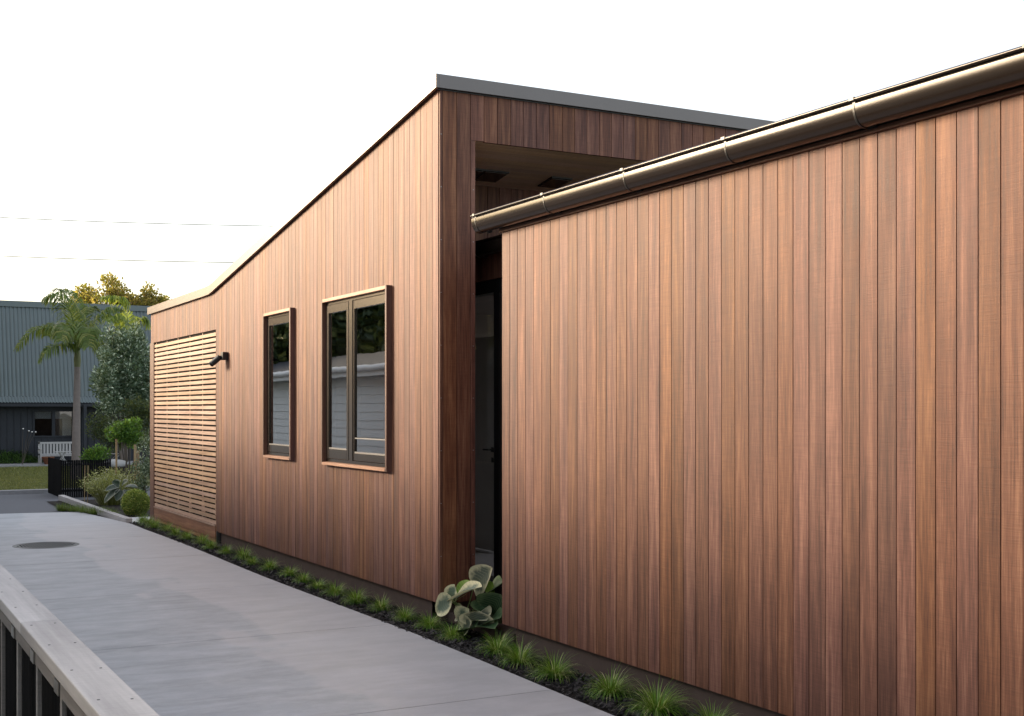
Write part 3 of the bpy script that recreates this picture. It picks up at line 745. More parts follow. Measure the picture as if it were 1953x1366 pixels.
HM = {'pale': hosta_mat('pale_variegated_leaf', (0.13, 0.185, 0.13), (0.74, 0.70, 0.44), 0.62),
      'mottled': hosta_mat('mottled_leaf', (0.08, 0.10, 0.075), (0.55, 0.52, 0.34), 0.70),
      'bright': hosta_mat('bright_green_leaf', (0.14, 0.27, 0.03), (0.2, 0.33, 0.06), 0.8),
      'dark': hosta_mat('dark_green_leaf', (0.035, 0.085, 0.035), (0.13, 0.20, 0.09), 0.75)}
def leaf_obj(base, tip, wid, nrm, mat, parent, name='leaf', cup=0.22, round_=0.75, curl=0.0, seed=0):
    """broad leaf from base to tip, cupped across, with wavy rim; UV x = distance from the middle, y = along"""
    rnd = random.Random(seed); base, tip = Vector(base), Vector(tip); ax = tip - base; L = ax.length; ax.normalize()
    nrm = Vector(nrm); nrm = (nrm - ax*nrm.dot(ax)).normalized(); sd = ax.cross(nrm)
    nu, nv = 9, 8; m = MB(); uvs = []
    for a in range(nu + 1):
        t = a/nu; wv = wid*0.5*(math.sin(math.pi*min(1, max(0.0, t))**round_))**0.62 if 0 < t < 1 else wid*0.02
        ct = base + ax*L*t + nrm*(-curl*L*(t - 0.4)**2 + curl*0.16*L)
        for b in range(nv + 1):
            s_ = -1 + 2*b/nv
            p = ct + sd*wv*s_ + nrm*(cup*abs(s_)**1.6*wv + 0.02*wid*math.sin(9*t + 5*s_ + seed)*abs(s_))
            m.v.append(p); uvs.append((max(abs(s_), abs(2*t - 1)*0.85), t + 0.25*abs(s_)))
    for a in range(nu):
        for b in range(nv): i = a*(nv+1) + b; m.f.append((i, i+1, i+nv+2, i+nv+1))
    o = m.build(name, mat, parent, smooth=True)
    ul = o.data.uv_layers.new(name='UVMap')
    for lp in o.data.loops: ul.data[lp.index].uv = uvs[lp.vertex_index]
    return o
PB = Vector((4.52, 9.12, 0.0))
bp_ = thing('leafy_plant', PB, 'plant with large round variegated leaves beside the entrance recess', 'plant')
ZP = at(893, 1195, 1).length
def pp(x, y_, X): return onX(780 + x/6.83, 1060 + y_/6.83, X)
to_cam = Vector((-0.45, -0.85, 0.25))
LV = [  # base xy, tip xy (zoomed crop), plane x, width m, facing, mat
    ((575, 560), (345, 735), 4.40, 0.125, (-0.9, -0.55, 0.3), 'pale', 0.3),
    ((545, 585), (590, 375), 4.42, 0.10, (-0.9, -0.5, 0.25), 'pale', 0.25),
    ((840, 420), (1075, 160), 4.56, 0.16, (-0.6, -0.75, 0.35), 'mottled', 0.3),
    ((565, 612), (935, 380), 4.48, 0.13, (-0.5, -0.5, 0.9), 'pale', 0.5),
    ((570, 570), (810, 365), 4.60, 0.13, (-0.45, -0.7, 0.7), 'bright', 0.3),
    ((1010, 480), (1090, 350), 4.66, 0.12, (-0.4, -0.8, 0.5), 'bright', 0.2),
    ((1060, 470), (1215, 350), 4.66, 0.13, (-0.2, -0.8, 0.6), 'dark', 0.4),
    ((1030, 745), (1200, 520), 4.62, 0.20, (-0.3, -0.85, 0.4), 'dark', 0.25),
    ((930, 560), (1010, 750), 4.58, 0.14, (-0.3, -0.8, 0.5), 'dark', 0.3),
    ((840, 800), (1015, 830), 4.48, 0.17, (-0.3, -0.7, 0.8), 'mottled', 0.3),
    ((900, 720), (880, 935), 4.44, 0.19, (-0.45, -0.8, 0.5), 'mottled', 0.4),
    ((780, 690), (660, 900), 4.42, 0.12, (-0.6, -0.75, 0.4), 'pale', 0.4),
    ((720, 700), (600, 800), 4.48, 0.10, (-0.5, -0.75, 0.5), 'mottled', 0.4),
    ((870, 930), (650, 1000), 4.38, 0.13, (-0.3, -0.5, 0.9), 'dark', 0.4),
    ((820, 860), (700, 1010), 4.36, 0.11, (-0.4, -0.7, 0.6), 'mottled', 0.4),
    ((1040, 860), (1190, 800), 4.55, 0.15, (-0.2, -0.8, 0.6), 'dark', 0.3),
    ((960, 900), (1120, 940), 4.48, 0.12, (-0.2, -0.6, 0.8), 'dark', 0.3)]
for k, (b_, t_p, X, wd_, nr, mt, cu) in enumerate(LV):
    B_, T_ = pp(*b_, X), pp(*t_p, X - 0.05 if k in (0, 3) else X)
    lf = leaf_obj(B_, T_, wd_*1.5, nr, HM[mt], bp_, cup=cu, curl=0.12, seed=k)
    rt = PB + Vector((random.uniform(-.06, .06), random.uniform(-.06, .06), 0)); md = (B_ + rt)/2 + Vector((0.02, 0, 0.05))
    MB().tube([rt, md, B_, B_.lerp(T_, 0.5)], [0.006, 0.005, 0.004, 0.001], 6).build('stalk', HM['bright'], lf, smooth=True)

# ------------------------------------------------------------------ front garden
random.seed(21)
def P3(px, py, Z): return at(px, py, Z)
LM = {'ball': leafmat('ball_shrub_leaf', (0.071, 0.132, 0.024), (0.264, 0.354, 0.071), (0.729, 0.689, 0.203), 0.25),
      'grey': leafmat('grey_green_leaf', (0.026, 0.059, 0.033), (0.122, 0.188, 0.114), (0.585, 0.666, 0.504), 0.2, 0.4),
      'green': leafmat('glossy_green_leaf', (0.029, 0.086, 0.016), (0.115, 0.250, 0.035), (0.250, 0.461, 0.058), 0.25),
      'gold': leafmat('gold_lit_leaf', (0.06, 0.06, 0.014), (0.24, 0.165, 0.04), (0.60, 0.40, 0.12), 0.5),  # autumn gold, with the golden backlight also put into the leaf colour
      'palm': leafmat('palm_leaf', (0.039, 0.078, 0.016), (0.111, 0.182, 0.036), (0.286, 0.286, 0.078), 0.4),
      'palm2': leafmat('sunlit_palm_leaf', (0.07, 0.13, 0.015), (0.17, 0.25, 0.03), (0.3, 0.34, 0.06), 0.45),  # sunlit fronds: the sunlight is put into this brighter palm leaf colour
      'meadow': leafmat('flowering_stem', (0.11, 0.13, 0.03), (0.36, 0.38, 0.11), (0.75, 0.74, 0.42), 0.3),
      'mound': leafmat('mound_blade', (0.018, 0.053, 0.012), (0.060, 0.128, 0.030), (0.120, 0.225, 0.045), 0.2),
      'lawn': leafmat('lawn_blade', (0.084, 0.105, 0.025), (0.196, 0.210, 0.056), (0.350, 0.308, 0.112), 0.2),
      'dark': leafmat('dark_leaf', (0.013, 0.029, 0.013), (0.039, 0.072, 0.026), (0.117, 0.130, 0.039), 0.2)}
M['branch'] = plain('branch_bark', (0.10, 0.085, 0.07), 0.9, 0, 0.2, 0.3, 20, 0.6, 60)
M['palm_trunk'] = plain('palm_trunk', (0.20, 0.17, 0.16), 0.85, 0, 0.2, 0.25, 14, 0.6, 50)

def shrub(name, base, label, cat, blobs, n, L, W, mat, stems=5, seed=0, shell=0.55, up=0.3, group=None):
    rnd = random.Random(seed); base = Vector(base)
    t = thing(name, base, label, cat, group)
    leaf_cloud(MB(), rnd, blobs, n, L, W, up, shell).build('foliage', mat, t)
    st = MB()
    for k in range(stems):
        c = Vector(blobs[k % len(blobs)][0]); st.tube([base + Vector((rnd.uniform(-.04, .04), rnd.uniform(-.04, .04), -0.05)), base.lerp(c, 0.5) + Vector((rnd.uniform(-.05, .05), 0, 0)), c], [0.016, 0.012, 0.005], 6)
    st.build('stem', M['branch'], t, smooth=True)
    return t
# clipped ball
b0 = onG(258, 984); Zb = (b0 - CAM).dot(FW); r_ = 28.5*Zb/F; c0 = P3(259, 960, Zb + 0.2)
rnd = random.Random(3)
shrub('ball_shrub', (c0.x, c0.y, 0), 'round clipped yellow green shrub at the corner of the slatted screen', 'shrub', [(c0, (r_*0.92,)*3)] + clump_blobs(rnd, c0, (r_*0.9,)*3, 26, r_*0.2), 5200, 0.035, 0.022, LM['ball'], 4, 3, 0.25)
# flowering meadow shrub
c1 = P3(213, 915, 23.6)
t = thing('flowering_shrub', (c1.x, c1.y, 0), 'loose pale green shrub with tiny white flowers between fence and stakes', 'shrub')
m = MB(); rnd = random.Random(8)
for k in range(950):
    a = rnd.uniform(0, 6.28); q = rnd.random()**0.6; d = Vector((math.cos(a), math.sin(a), 0))
    b_ = Vector((c1.x, c1.y, 0)) + d*0.24*q; ln = rnd.uniform(0.42, 0.76); le = 0.85*q + rnd.uniform(-.1, .1)
    tip = b_ + (d*math.sin(le)*0.75 + UP*math.cos(le))*ln; md = b_.lerp(tip, 0.55) + UP*0.05
    sd = Vector((-d.y, d.x, 0))*0.004; i = len(m.v)
    m.v += [b_ - sd, b_ + sd, md - sd, md + sd, tip]; m.f += [(i, i+1, i+3, i+2), (i+2, i+3, i+4)]
    for s_ in range(7):
        p = md.lerp(tip, rnd.uniform(-0.5, 1.0)); v1 = Vector((rnd.gauss(0, 1), rnd.gauss(0, 1), rnd.gauss(0, 1))).normalized()*0.018; v2 = v1.orthogonal().normalized()*0.008
        i = len(m.v); m.v += [p, p + v1 + v2, p + v1*2, p + v1 - v2]; m.f.append((i, i+1, i+2, i+3))
m.build('stems', LM['meadow'], t)
m = MB()
for k in range(380):
    a = rnd.uniform(0, 6.28); q = rnd.random()**0.5; p = Vector((c1.x + math.cos(a)*0.42*q, c1.y + math.sin(a)*0.42*q, rnd.uniform(0.3, 0.70)*(1 - 0.35*q)))
    m.obox(p, (0.006, 0, 0), (0, 0.006, 0), (0, 0, 0.006))
m.build('flowers', plain('white_petal', (0.6, 0.6, 0.5), 0.7), t, kind='stuff')
# variegated hosta in front
hb = P3(232, 957, 22.4)
t = thing('hosta_plant', (hb.x, hb.y, 0.0), 'low plant with big dark leaves edged in white beside the ball shrub', 'plant')
HM['edge'] = hosta_mat('white_edged_leaf', (0.018, 0.045, 0.025), (0.42, 0.44, 0.36), 0.88)
for k, (b_, tp, wd_, nr) in enumerate([((228, 932), (198, 958), 0.17, (-0.3, -0.5, 0.8)), ((228, 928), (200, 935), 0.15, (0, -0.5, 0.85)), ((232, 926), (243, 917), 0.16, (-0.2, -0.75, 0.6)), ((236, 930), (262, 928), 0.15, (0.1, -0.6, 0.8)), ((230, 934), (222, 955), 0.16, (-0.1, -0.8, 0.5)), ((228, 926), (214, 919), 0.16, (-0.1, -0.85, 0.4)), ((238, 934), (248, 950), 0.14, (0.2, -0.8, 0.5))]):
    leaf_obj(P3(*b_, 22.4), P3(*tp, 22.25), wd_, nr, HM['edge'], t, cup=0.25, curl=0.3, seed=40 + k)
MB().tube([(hb.x, hb.y, -0.02), P3(230, 930, 22.4)], [0.03, 0.01], 8).build('stalk', HM['dark'], t)
# standard tree and its two stakes
s0 = onG(241, 925); Zs = 24.0
c2 = P3(240, 826, Zs); base = P3(238, 900, Zs); base.z = 0
t = thing('standard_tree', base, 'young tree with round glossy green crown between two pale stakes', 'tree')
rnd = random.Random(5)
leaf_cloud(MB(), rnd, [(c2, (0.2, 0.2, 0.18))] + clump_blobs(rnd, c2, (0.33, 0.28, 0.33), 17, 0.10), 3000, 0.062, 0.036, 0.1, 0.4).build('crown', LM['green'], t)
MB().tube([base - UP*0.05, base.lerp(c2, 0.6) + Vector((0.02, 0, 0)), c2], [0.018, 0.015, 0.01], 8).build('trunk', M['branch'], t, smooth=True)
for k, (px, yt, w_, lab) in enumerate(((258, 848, 0.045, 'thicker pale timber stake to the right of the young tree'), (222, 838, 0.03, 'thin pale timber stake to the left of the young tree'))):
    tp = P3(px, yt, Zs - 0.25); MB().obox((tp.x, tp.y, tp.z/2 - 0.02), (w_/2, 0, 0), (0, w_/2, 0), (0, 0, tp.z/2 + 0.02)).build('garden_stake', M['stake'], None, label=lab, category='stake', group='stakes beside the young tree')
tp = P3(264, 858, Zs - 0.1); MB().obox((tp.x, tp.y, tp.z/2 - 0.02), (0.018, 0, 0), (0, 0.018, 0), (0, 0, tp.z/2 + 0.02)).build('garden_stake', M['stake'], None, label='short pale stake against the rightmost garden shrub', category='stake', group='stakes beside the young tree')
# loose light green shrub behind the fence
rnd = random.Random(29); c9 = P3(186, 872, 26.8)
shrub('garden_shrub', (c9.x, c9.y, 0), 'loose light green shrub behind the black fence, left of the young tree', 'shrub', clump_blobs(rnd, c9, (0.3, 0.25, 0.28), 10, 0.13), 1500, 0.07, 0.03, LM['green'], 4, 29)
# grey shrub by the house corner
rnd = random.Random(15); c3 = P3(281, 890, 23.4)
shrub('corner_shrub', (c3.x, c3.y, 0), 'upright grey green shrub half hidden by the house corner', 'shrub', clump_blobs(rnd, c3, (0.2, 0.25, 0.62), 16, 0.15), 2400, 0.05, 0.024, LM['grey'], 4, 15)
# big coastal shrub
rnd = random.Random(16); c4 = P3(243, 722, 27.5)
bl = [(c4, (0.62, 0.7, 0.95))] + clump_blobs(rnd, c4, (0.98, 0.9, 1.2), 74, 0.23)
shrub('coastal_tree', (c4.x, c4.y, 0), 'large dense dark green tree with silvery leaf tips beside the palm', 'tree', bl, 19000, 0.085, 0.038, LM['grey'], 7, 16, 0.42)
# foliage below it (dark understorey)
rnd = random.Random(17); c5 = P3(212, 820, 29)
shrub('dark_shrub', (c5.x, c5.y, 0), 'dark shrub under the large silvery tree, beside the palm trunk', 'shrub', clump_blobs(rnd, c5, (0.5, 0.4, 0.55), 18, 0.2), 3200, 0.07, 0.03, LM['dark'], 4, 17)
rnd = random.Random(18); c6 = P3(275, 800, 26.5)
shrub('dark_shrub', (c6.x, c6.y, 0), 'dark shrub behind the young tree at the house corner', 'shrub', clump_blobs(rnd, c6, (0.45, 0.4, 0.7), 18, 0.2), 3200, 0.07, 0.03, LM['dark'], 4, 18)
# strappy green plant behind the fence
c7 = P3(196, 880, 27.6)
o = tuft_mesh(71, 110, (0.35, 0.6), 0.02, 0.9)
for v in o.v: v += Vector((c7.x, c7.y, 0.0))
o.build('strappy_plant', LM['green'], None, label='strappy green plant behind the low black fence', category='plant')
# grass border by the sleeper
random.seed(4)
sm = tuft_mesh(77, 150, (0.10, 0.2), 0.005, 1.1).build('border_grass', leafmat('border_grass_blade', (0.03, 0.07, 0.01), (0.10, 0.18, 0.03), (0.22, 0.28, 0.06), 0.3), None)
sd_ = sm.data; bpy.data.objects.remove(sm)
for k in range(13):
    q = k/12; p = onG(115 + 108*q, 972 + 14*q)
    o = bpy.data.objects.new('border_grass', sd_); COL.objects.link(o); o.location = (p.x + random.uniform(-.03, .03), p.y + random.uniform(-.08, .1), -0.02)
    s_ = random.uniform(0.9, 1.25); o.scale = (s_, s_, s_); o.rotation_euler = (0, 0, random.uniform(0, 6.28))
    o['label'] = 'low green grass clump at the driveway end, %s from the road along the sleeper' % ORD[k]; o['category'] = 'grass clump'; o['group'] = 'grass clumps along the timber sleeper'
# soil under them and the sleeper
sheet('grass_strip', [(3.55, 23.25), (4.06, 20.9), (4.3, 21.5), (3.95, 25.9), (3.6, 25.9)], -0.008, M['soil'])
a_ = onG(117, 944, 0.16); b_ = onG(246, 989, 0.06)
dv = (b_ - a_); L_ = dv.length; dv.normalize(); sd = Vector((-dv.y, dv.x, 0)).normalized()
sl_ = MB().obox((a_ + b_)/2 - UP*0.05, dv*L_/2, sd*0.055, UP*0.05)
sl_.build('timber_sleeper', M['grey_timber'], None, bevel=0.006, label='grey timber sleeper edging the garden beside the grass clumps', category='garden edging')
# low black fence
fa = onG(119, 945, 0.05); fb = Vector((fa.x + 2.6, fa.y + 0.0, 0))
t = thing('picket_fence', (fa.x, fa.y, 0), 'low black slatted fence at the road end of the garden', 'fence')
zt = at(120, 878, (fa - CAM).dot(FW)).z
k = 0; x = fa.x
while x < fa.x + 0.95:
    MB().box(x, x + 0.036, fa.y - 0.012, fa.y + 0.012, 0.0, zt + random.uniform(-.006, .006)).build('picket', M['black_timber'], t); x += 0.044; k += 1
for zz in (zt - 0.09, 0.14): MB().box(fa.x, fa.x + 0.96, fa.y + 0.014, fa.y + 0.05, zz - 0.02, zz + 0.02).build('rail', M['grey_post'] if zz > 0.3 else M['black_timber'], t)
y_ = fa.y + 0.02                                       # its return along the road side
while y_ < fa.y + 1.8:
    MB().box(fa.x - 0.026, fa.x - 0.002, y_, y_ + 0.028, 0.0, zt + random.uniform(-.006, .006)).build('picket', M['black_timber'], t); y_ += 0.044
# thin wire stakes in front of the fence
for k, px in enumerate((161, 167)):
    p = P3(px, 890, 23.9); tube = MB().tube([(p.x, p.y, -0.02), (p.x + 0.01, p.y, p.z + 0.02)], 0.006, 6)
    tube.build('plant_cane', M['stake'], None, label='thin cane in front of the black fence, %s one' % ('left' if k == 0 else 'right'), category='cane', group='canes before the black fence')
# pale boulder
rk = P3(218, 884, 26.4); m = MB(); rnd = random.Random(9)
for a in range(9):
    for b in range(16):
        th = math.pi*a/8; ph = 2*math.pi*b/16; r = 1 + 0.12*math.sin(3*ph + a) + rnd.uniform(-.05, .05)
        m.v.append(Vector((rk.x + 0.28*r*math.sin(th)*math.cos(ph), rk.y + 0.16*r*math.sin(th)*math.sin(ph), rk.z - 0.02 + 0.10*r*math.cos(th))))
for a in range(8):
    for b in range(16): m.f.append((a*16 + b, a*16 + (b+1) % 16, (a+1)*16 + (b+1) % 16, (a+1)*16 + b))
m.build('pale_boulder', plain('pale_stone', (0.42, 0.42, 0.41), 0.85, 0, 0.3, 0.15, 8, 0.6, 30), None, smooth=True, label='smooth pale boulder behind the flowering shrub', category='boulder')
# supporting post of soil under the boulder
MB().lathe((rk.x, rk.y, -0.02), [(0.5, 0), (0.42, rk.z*0.55), (0.26, rk.z - 0.05)], 18).build('garden_mound', M['soil'], None, kind='structure')
# garden chair with crossed legs
gc = P3(206, 860, 28.5); t = thing('garden_chair', (gc.x, gc.y, 0), 'thin pale folding chair with crossed legs under the trees', 'chair')
lg = 0.24
for s_ in (-1, 1):
    yy = gc.y + s_*0.16
    MB().tube([(gc.x - lg, yy, 0.30), (gc.x + lg, yy, 0.78)], 0.011, 6).build('leg', M['grey_post'], t)
    MB().tube([(gc.x + lg, yy + 0.02, 0.30), (gc.x - lg, yy + 0.02, 0.78)], 0.011, 6).build('leg', M['grey_post'], t)
for k in range(5): MB().box(gc.x - lg, gc.x + lg, gc.y - 0.18 + k*0.08, gc.y - 0.13 + k*0.08, 0.78, 0.795).build('seat_slat', M['grey_post'], t)
for xx in (gc.x - lg, gc.x + lg):
    MB().tube([(xx, gc.y + 0.18, 0.0), (xx, gc.y + 0.2, 1.02)], 0.011, 6).build('back_post', M['grey_post'], t)

# ------------------------------------------------------------------ palm trees
def frond(pts, nl, ll, mat, t, rnd, hang=0.6, wd=0.028):
    """feather frond along a smooth curve through pts"""
    pts = [Vector(p) for p in pts]
    def cr(u):
        u = u*(len(pts) - 1); i = min(int(u), len(pts) - 2); f = u - i
        p0, p1, p2, p3 = pts[max(i-1, 0)], pts[i], pts[i+1], pts[min(i+2, len(pts)-1)]
        return 0.5*((2*p1) + (p2 - p0)*f + (2*p0 - 5*p1 + 4*p2 - p3)*f*f + (3*p1 - p0 - 3*p2 + p3)*f**3)
    m = MB(); path = [cr(k/14) for k in range(15)]
    m.tube(path, [0.016*(1 - 0.85*k/14) for k in range(15)], 5)
    for k in range(nl):
        u = 0.14 + 0.86*k/(nl - 1); p = cr(u); tg = (cr(min(1, u + 0.02)) - cr(max(0, u - 0.02))).normalized()
        sd = tg.cross(UP); sd = sd.normalized() if sd.length > 0.05 else RT.copy()
        l = ll*math.sin(math.pi*(0.12 + 0.83*u))**0.6*rnd.uniform(0.85, 1.1)
        for s_ in (-1, 1):
            d = (sd*s_*0.9 + tg*0.55 + UP*0.25 + Vector((rnd.gauss(0, .1), rnd.gauss(0, .1), rnd.gauss(0, .1)))).normalized()
            a = p + d*l*0.45; dn = -UP*hang*rnd.uniform(0.7, 1.3); b = a + (d + dn).normalized()*l*0.35; e = b + (d + dn*2.2).normalized()*l*0.3
            wv = tg.cross(d).cross(d); wv = (wv.normalized() if wv.length > 1e-3 else tg)*wd*0.5
            i = len(m.v); m.v += [p - wv*0.4, p + wv*0.4, a - wv, a + wv, b - wv*0.8, b + wv*0.8, e]
            m.f += [(i, i+1, i+3, i+2), (i+2, i+3, i+5, i+4), (i+4, i+5, i+6)]
    return m.build('frond', mat, t)
ZPm = 32.0; rnd = random.Random(31)
pb = P3(145, 873, ZPm); pt = P3(147.5, 700, ZPm); pc = P3(147.5, 668, ZPm)
t = thing('palm_tree', (pb.x, pb.y, 0), 'palm tree with slim ringed grey trunk and feathery fronds by the road', 'palm tree')
base = Vector((pb.x - 0.01, pb.y, -0.05))
n = 40; pts = [base.lerp(pt, k/n) for k in range(n+1)]
MB().tube(pts, [(0.118 - 0.045*k/n)*(1 + 0.03*(k % 2)) for k in range(n+1)], 16).build('trunk', M['palm_trunk'], t, smooth=True)
MB().tube([pt, pt.lerp(pc, 0.4), pc, pc + UP*0.25], [0.075, 0.09, 0.065, 0.02], 14).build('crownshaft', plain('green_crownshaft', (0.12, 0.13, 0.05), 0.6), t, smooth=True)
FR = [([(147, 668, 0), (143, 630, -.2), (132, 590, -.5), (112, 566, -.7), (88, 570, -.8)], 0.62, 1.3),
      ([(148, 668, 0), (150, 625, .3), (146, 588, .6), (130, 560, .9), (112, 553, 1.0)], 0.55, 0.9),
      ([(146, 670, 0), (128, 644, -.1), (98, 627, -.2), (62, 633, -.2), (32, 664, -.2)], 0.50, 1.5),
      ([(146, 674, 0), (130, 660, -.4), (110, 660, -.8), (92, 668, -1.0), (76, 686, -1.1)], 0.48, 1.6),
      ([(149, 668, 0), (162, 640, .2), (182, 612, .4), (204, 593, .5), (226, 590, .5)], 0.50, 1.2),
      ([(149, 670, 0), (165, 650, -.4), (186, 636, -.7), (206, 640, -.9), (222, 660, -1.0)], 0.46, 1.6),
      ([(147, 668, 0), (140, 640, -.5), (134, 622, -1.0), (124, 625, -1.4), (116, 650, -1.6)], 0.55, 1.4),
      ([(149, 668, 0), (158, 640, -.5), (164, 625, -1.0), (168, 630, -1.4), (170, 660, -1.5)], 0.50, 1.4),
      ([(148, 668, 0), (152, 635, .4), (164, 604, .8), (170, 590, 1.0), (178, 588, 1.1)], 0.45, 1.0),
      ([(147, 668, 0), (136, 640, .5), (118, 622, 1.0), (102, 622, 1.3), (90, 640, 1.5)], 0.5, 1.3),
      ([(149, 672, 0), (160, 655, .5), (180, 650, .9), (192, 662, 1.1), (200, 685, 1.2)], 0.45, 1.5)]
for pts_, ll, hg in FR: frond([P3(x, y_, ZPm + dz) for x, y_, dz in pts_], 64, ll*1.06, LM['palm'], t, rnd, hg, 0.032)
Z2 = 36.0; b2 = P3(236, 800, Z2)
t = thing('palm_tree', (b2.x, b2.y, 0), 'bright yellow green palm behind the large silvery tree', 'palm tree')
c8 = P3(236, 668, Z2)
MB().tube([(b2.x, b2.y, -0.05), b2.lerp(c8, 0.6), c8], [0.11, 0.09, 0.06], 12).build('trunk', M['palm_trunk'], t, smooth=True)
for pts_, ll, hg in [([(236, 668, 0), (243, 625, 0), (240, 590, 0), (225, 570, -.2), (196, 568, -.3)], 0.55, 1.3), ([(236, 668, 0), (232, 640, -.3), (226, 614, -.6), (216, 604, -.8), (204, 612, -1)], 0.5, 1.5),
                     ([(237, 668, 0), (250, 640, .2), (262, 614, .4), (272, 610, .5), (284, 622, .5)], 0.5, 1.4), ([(236, 668, 0), (243, 640, -.4), (248, 628, -.8), (246, 640, -1.1), (240, 664, -1.3)], 0.5, 1.5)]:
    frond([P3(x, y_, Z2 + dz) for x, y_, dz in pts_], 40, ll, LM['palm2'], t, rnd, hg, 0.055)

# ------------------------------------------------------------------ trees behind the far house
def tree(base, crown_c, R_, nbl, rb, nleaf, L, W, mat, label, seed, shell=0.5):
    rnd = random.Random(seed); base = Vector(base); crown_c = Vector(crown_c)
    t = thing('garden_tree', base, label, 'tree')
    bl = clump_blobs(rnd, crown_c, R_, nbl, rb)
    leaf_cloud(MB(), rnd, bl, nleaf, L, W, 0.2, shell).build('crown', mat, t)
    tk = MB(); fork = base.lerp(crown_c, 0.55); tk.tube([base - UP*0.1, base.lerp(fork, 0.5) + Vector((0.06, 0, 0)), fork], [0.22, 0.17, 0.13], 10)
    for b in bl[::3]:
        c = Vector(b[0]); tk.tube([fork, fork.lerp(c, 0.5) + Vector((rnd.uniform(-.2, .2), rnd.uniform(-.2, .2), 0.1)), c], [0.08, 0.045, 0.012], 6)
    tk.build('trunk', M['branch'], t, smooth=True)
    return t
for px, py, Rr, seed, lab in ((192, 602, (1.95, 1.6, 1.65), 41, 'larger golden leaved tree rising behind the grey roof'), (282, 598, (1.35, 1.3, 1.30), 42, 'smaller golden leaved tree behind the grey roof, nearest the timber house')):
    c = P3(px, py, 56.0); tree((c.x, c.y, 0), c, Rr, 46, 0.42, 9000, 0.17, 0.10, LM['gold'], lab, seed)

# ------------------------------------------------------------------ house across the road
YH = 43.3
fh = thing('far_house', (2.0, YH, 0), 'low house across the road with blue grey corrugated cladding over dark walls', 'house')
M['corr'] = plain('blue_grey_steel', (0.128, 0.160, 0.168), 0.5, 0.1, 0.5, 0.08, 1.5)
M['charcoal'] = plain('charcoal_boards', (0.030, 0.034, 0.042), 0.7, 0, 0.3, 0.15, 4)
zt_ = onY(0, 583, YH + 0.9).z; zb_ = onY(0, 756, YH).z; x0, x1 = -4.0, 13.0
def corrug(xa, xb, p0, p1, amp, per, nrm, name, mat, parent):
    m = MB(); nseg = int((xb - xa)/per*4); la, lb = [], []
    for k in range(nseg + 1):
        x = xa + (xb - xa)*k/nseg; o = Vector(nrm)*amp*math.sin(2*math.pi*k/4 + 0.4)
        la.append(Vector((x, p0[0], p0[1])) + o); lb.append(Vector((x, p1[0], p1[1])) + o)
    m.strip(la, lb); return m.build(name, mat, parent, smooth=False)
corrug(x0, x1, (YH - 0.02, zb_), (YH + 0.9, zt_), 0.022, 0.125, (0, -1, 0.25), 'corrugated_cladding', M['corr'], fh)
corrug(x0, x1, (YH - 0.36, zb_ - 0.20), (YH - 0.03, zb_), 0.014, 0.095, (0, -0.4, 1), 'corrugated_eave', M['corr'], fh)
zc_ = onY(0, 573, YH + 0.9).z
MB().box(x0, x1, YH + 0.85, YH + 1.0, zt_ - 0.02, zc_).build('ridge_capping', M['corr'], fh)
MB().box(x0, x1, YH - 0.42, YH - 0.34, zb_ - 0.33, zb_ - 0.23).build('gutter', M['charcoal'], fh)
body = MB(); wz = zb_ - 0.25
wl, wr = onY(66, 800, YH).x, onY(137.5, 800, YH).x; w0, w1 = onY(100, 831, YH).z, onY(100, 785, YH).z
for a, b, c, d in ((x0, wl, 0, wz), (wr, x1, 0, wz), (wl, wr, 0, w0), (wl, wr, w1, wz)): body.box(a, b, YH, YH + 0.12, c, d)
body.box(x0, x1, YH + 0.13, YH + 0.2, zb_ - 0.1, zb_); body.box(x0, x1, YH + 1.0, YH + 6, 0, zt_ - 0.03)
body.box(x0, x1, YH + 0.12, YH + 0.99, wz + 0.0, zb_ - 0.11)
body.build('wall', M['charcoal'], fh)
bt = MB(); x = x0
while x < x1:
    if not (wl - 0.1 < x < wr + 0.06): bt.box(x, x + 0.04, YH - 0.022, YH - 0.001, 0.05, wz)
    elif w0 > 0.2: bt.box(x, x + 0.04, YH - 0.022, YH - 0.001, 0.05, w0 - 0.06)
    x += 0.21
bt.build('battens', M['charcoal'], fh, kind='stuff')
for px in (-40, 150, 162): 
    p = onY(px, 800, YH - 0.45).x; MB().box(p - 0.05, p + 0.05, YH - 0.5, YH - 0.4, 0, wz).build('post', M['charcoal'], fh)
fr = MB(); f_ = 0.05
wm = onY(102, 800, YH).x
for a, b, c, d in ((wl - f_, wl, w0 - f_, w1 + f_), (wr, wr + f_, w0 - f_, w1 + f_), (wl, wr, w0 - f_, w0), (wl, wr, w1, w1 + f_), (wm - 0.05, wm + 0.05, w0, w1)): fr.box(a, b, YH - 0.04, YH + 0.05, c, d)
win = fr.build('window', M['charcoal'], fh)
for a, b in ((wl, wm - 0.05), (wm + 0.05, wr)):
    MB().box(a, b, YH + 0.01, YH + 0.016, w0, w1).build('pane', M['glass'], win)
    MB().box(a + 0.01, b - 0.01, YH + 0.03, YH + 0.04, w1 - 0.24, w1 - 0.002).build('blind', M['white'], win)
MB().box(wr - 0.30, wr - 0.02, YH + 0.075, YH + 0.085, w0, w1 - 0.23).build('curtain', M['white'], win)
MB().box(wl - 0.3, wr + 0.3, YH + 0.5, YH + 0.55, 0, 2.2).build('inner_wall', M['room'], fh)
# paving under the bench
MB().box(1.5, 9.0, YH - 1.6, YH - 0.02, -0.02, 0.06).build('patio', M['kerb'], None, kind='structure')

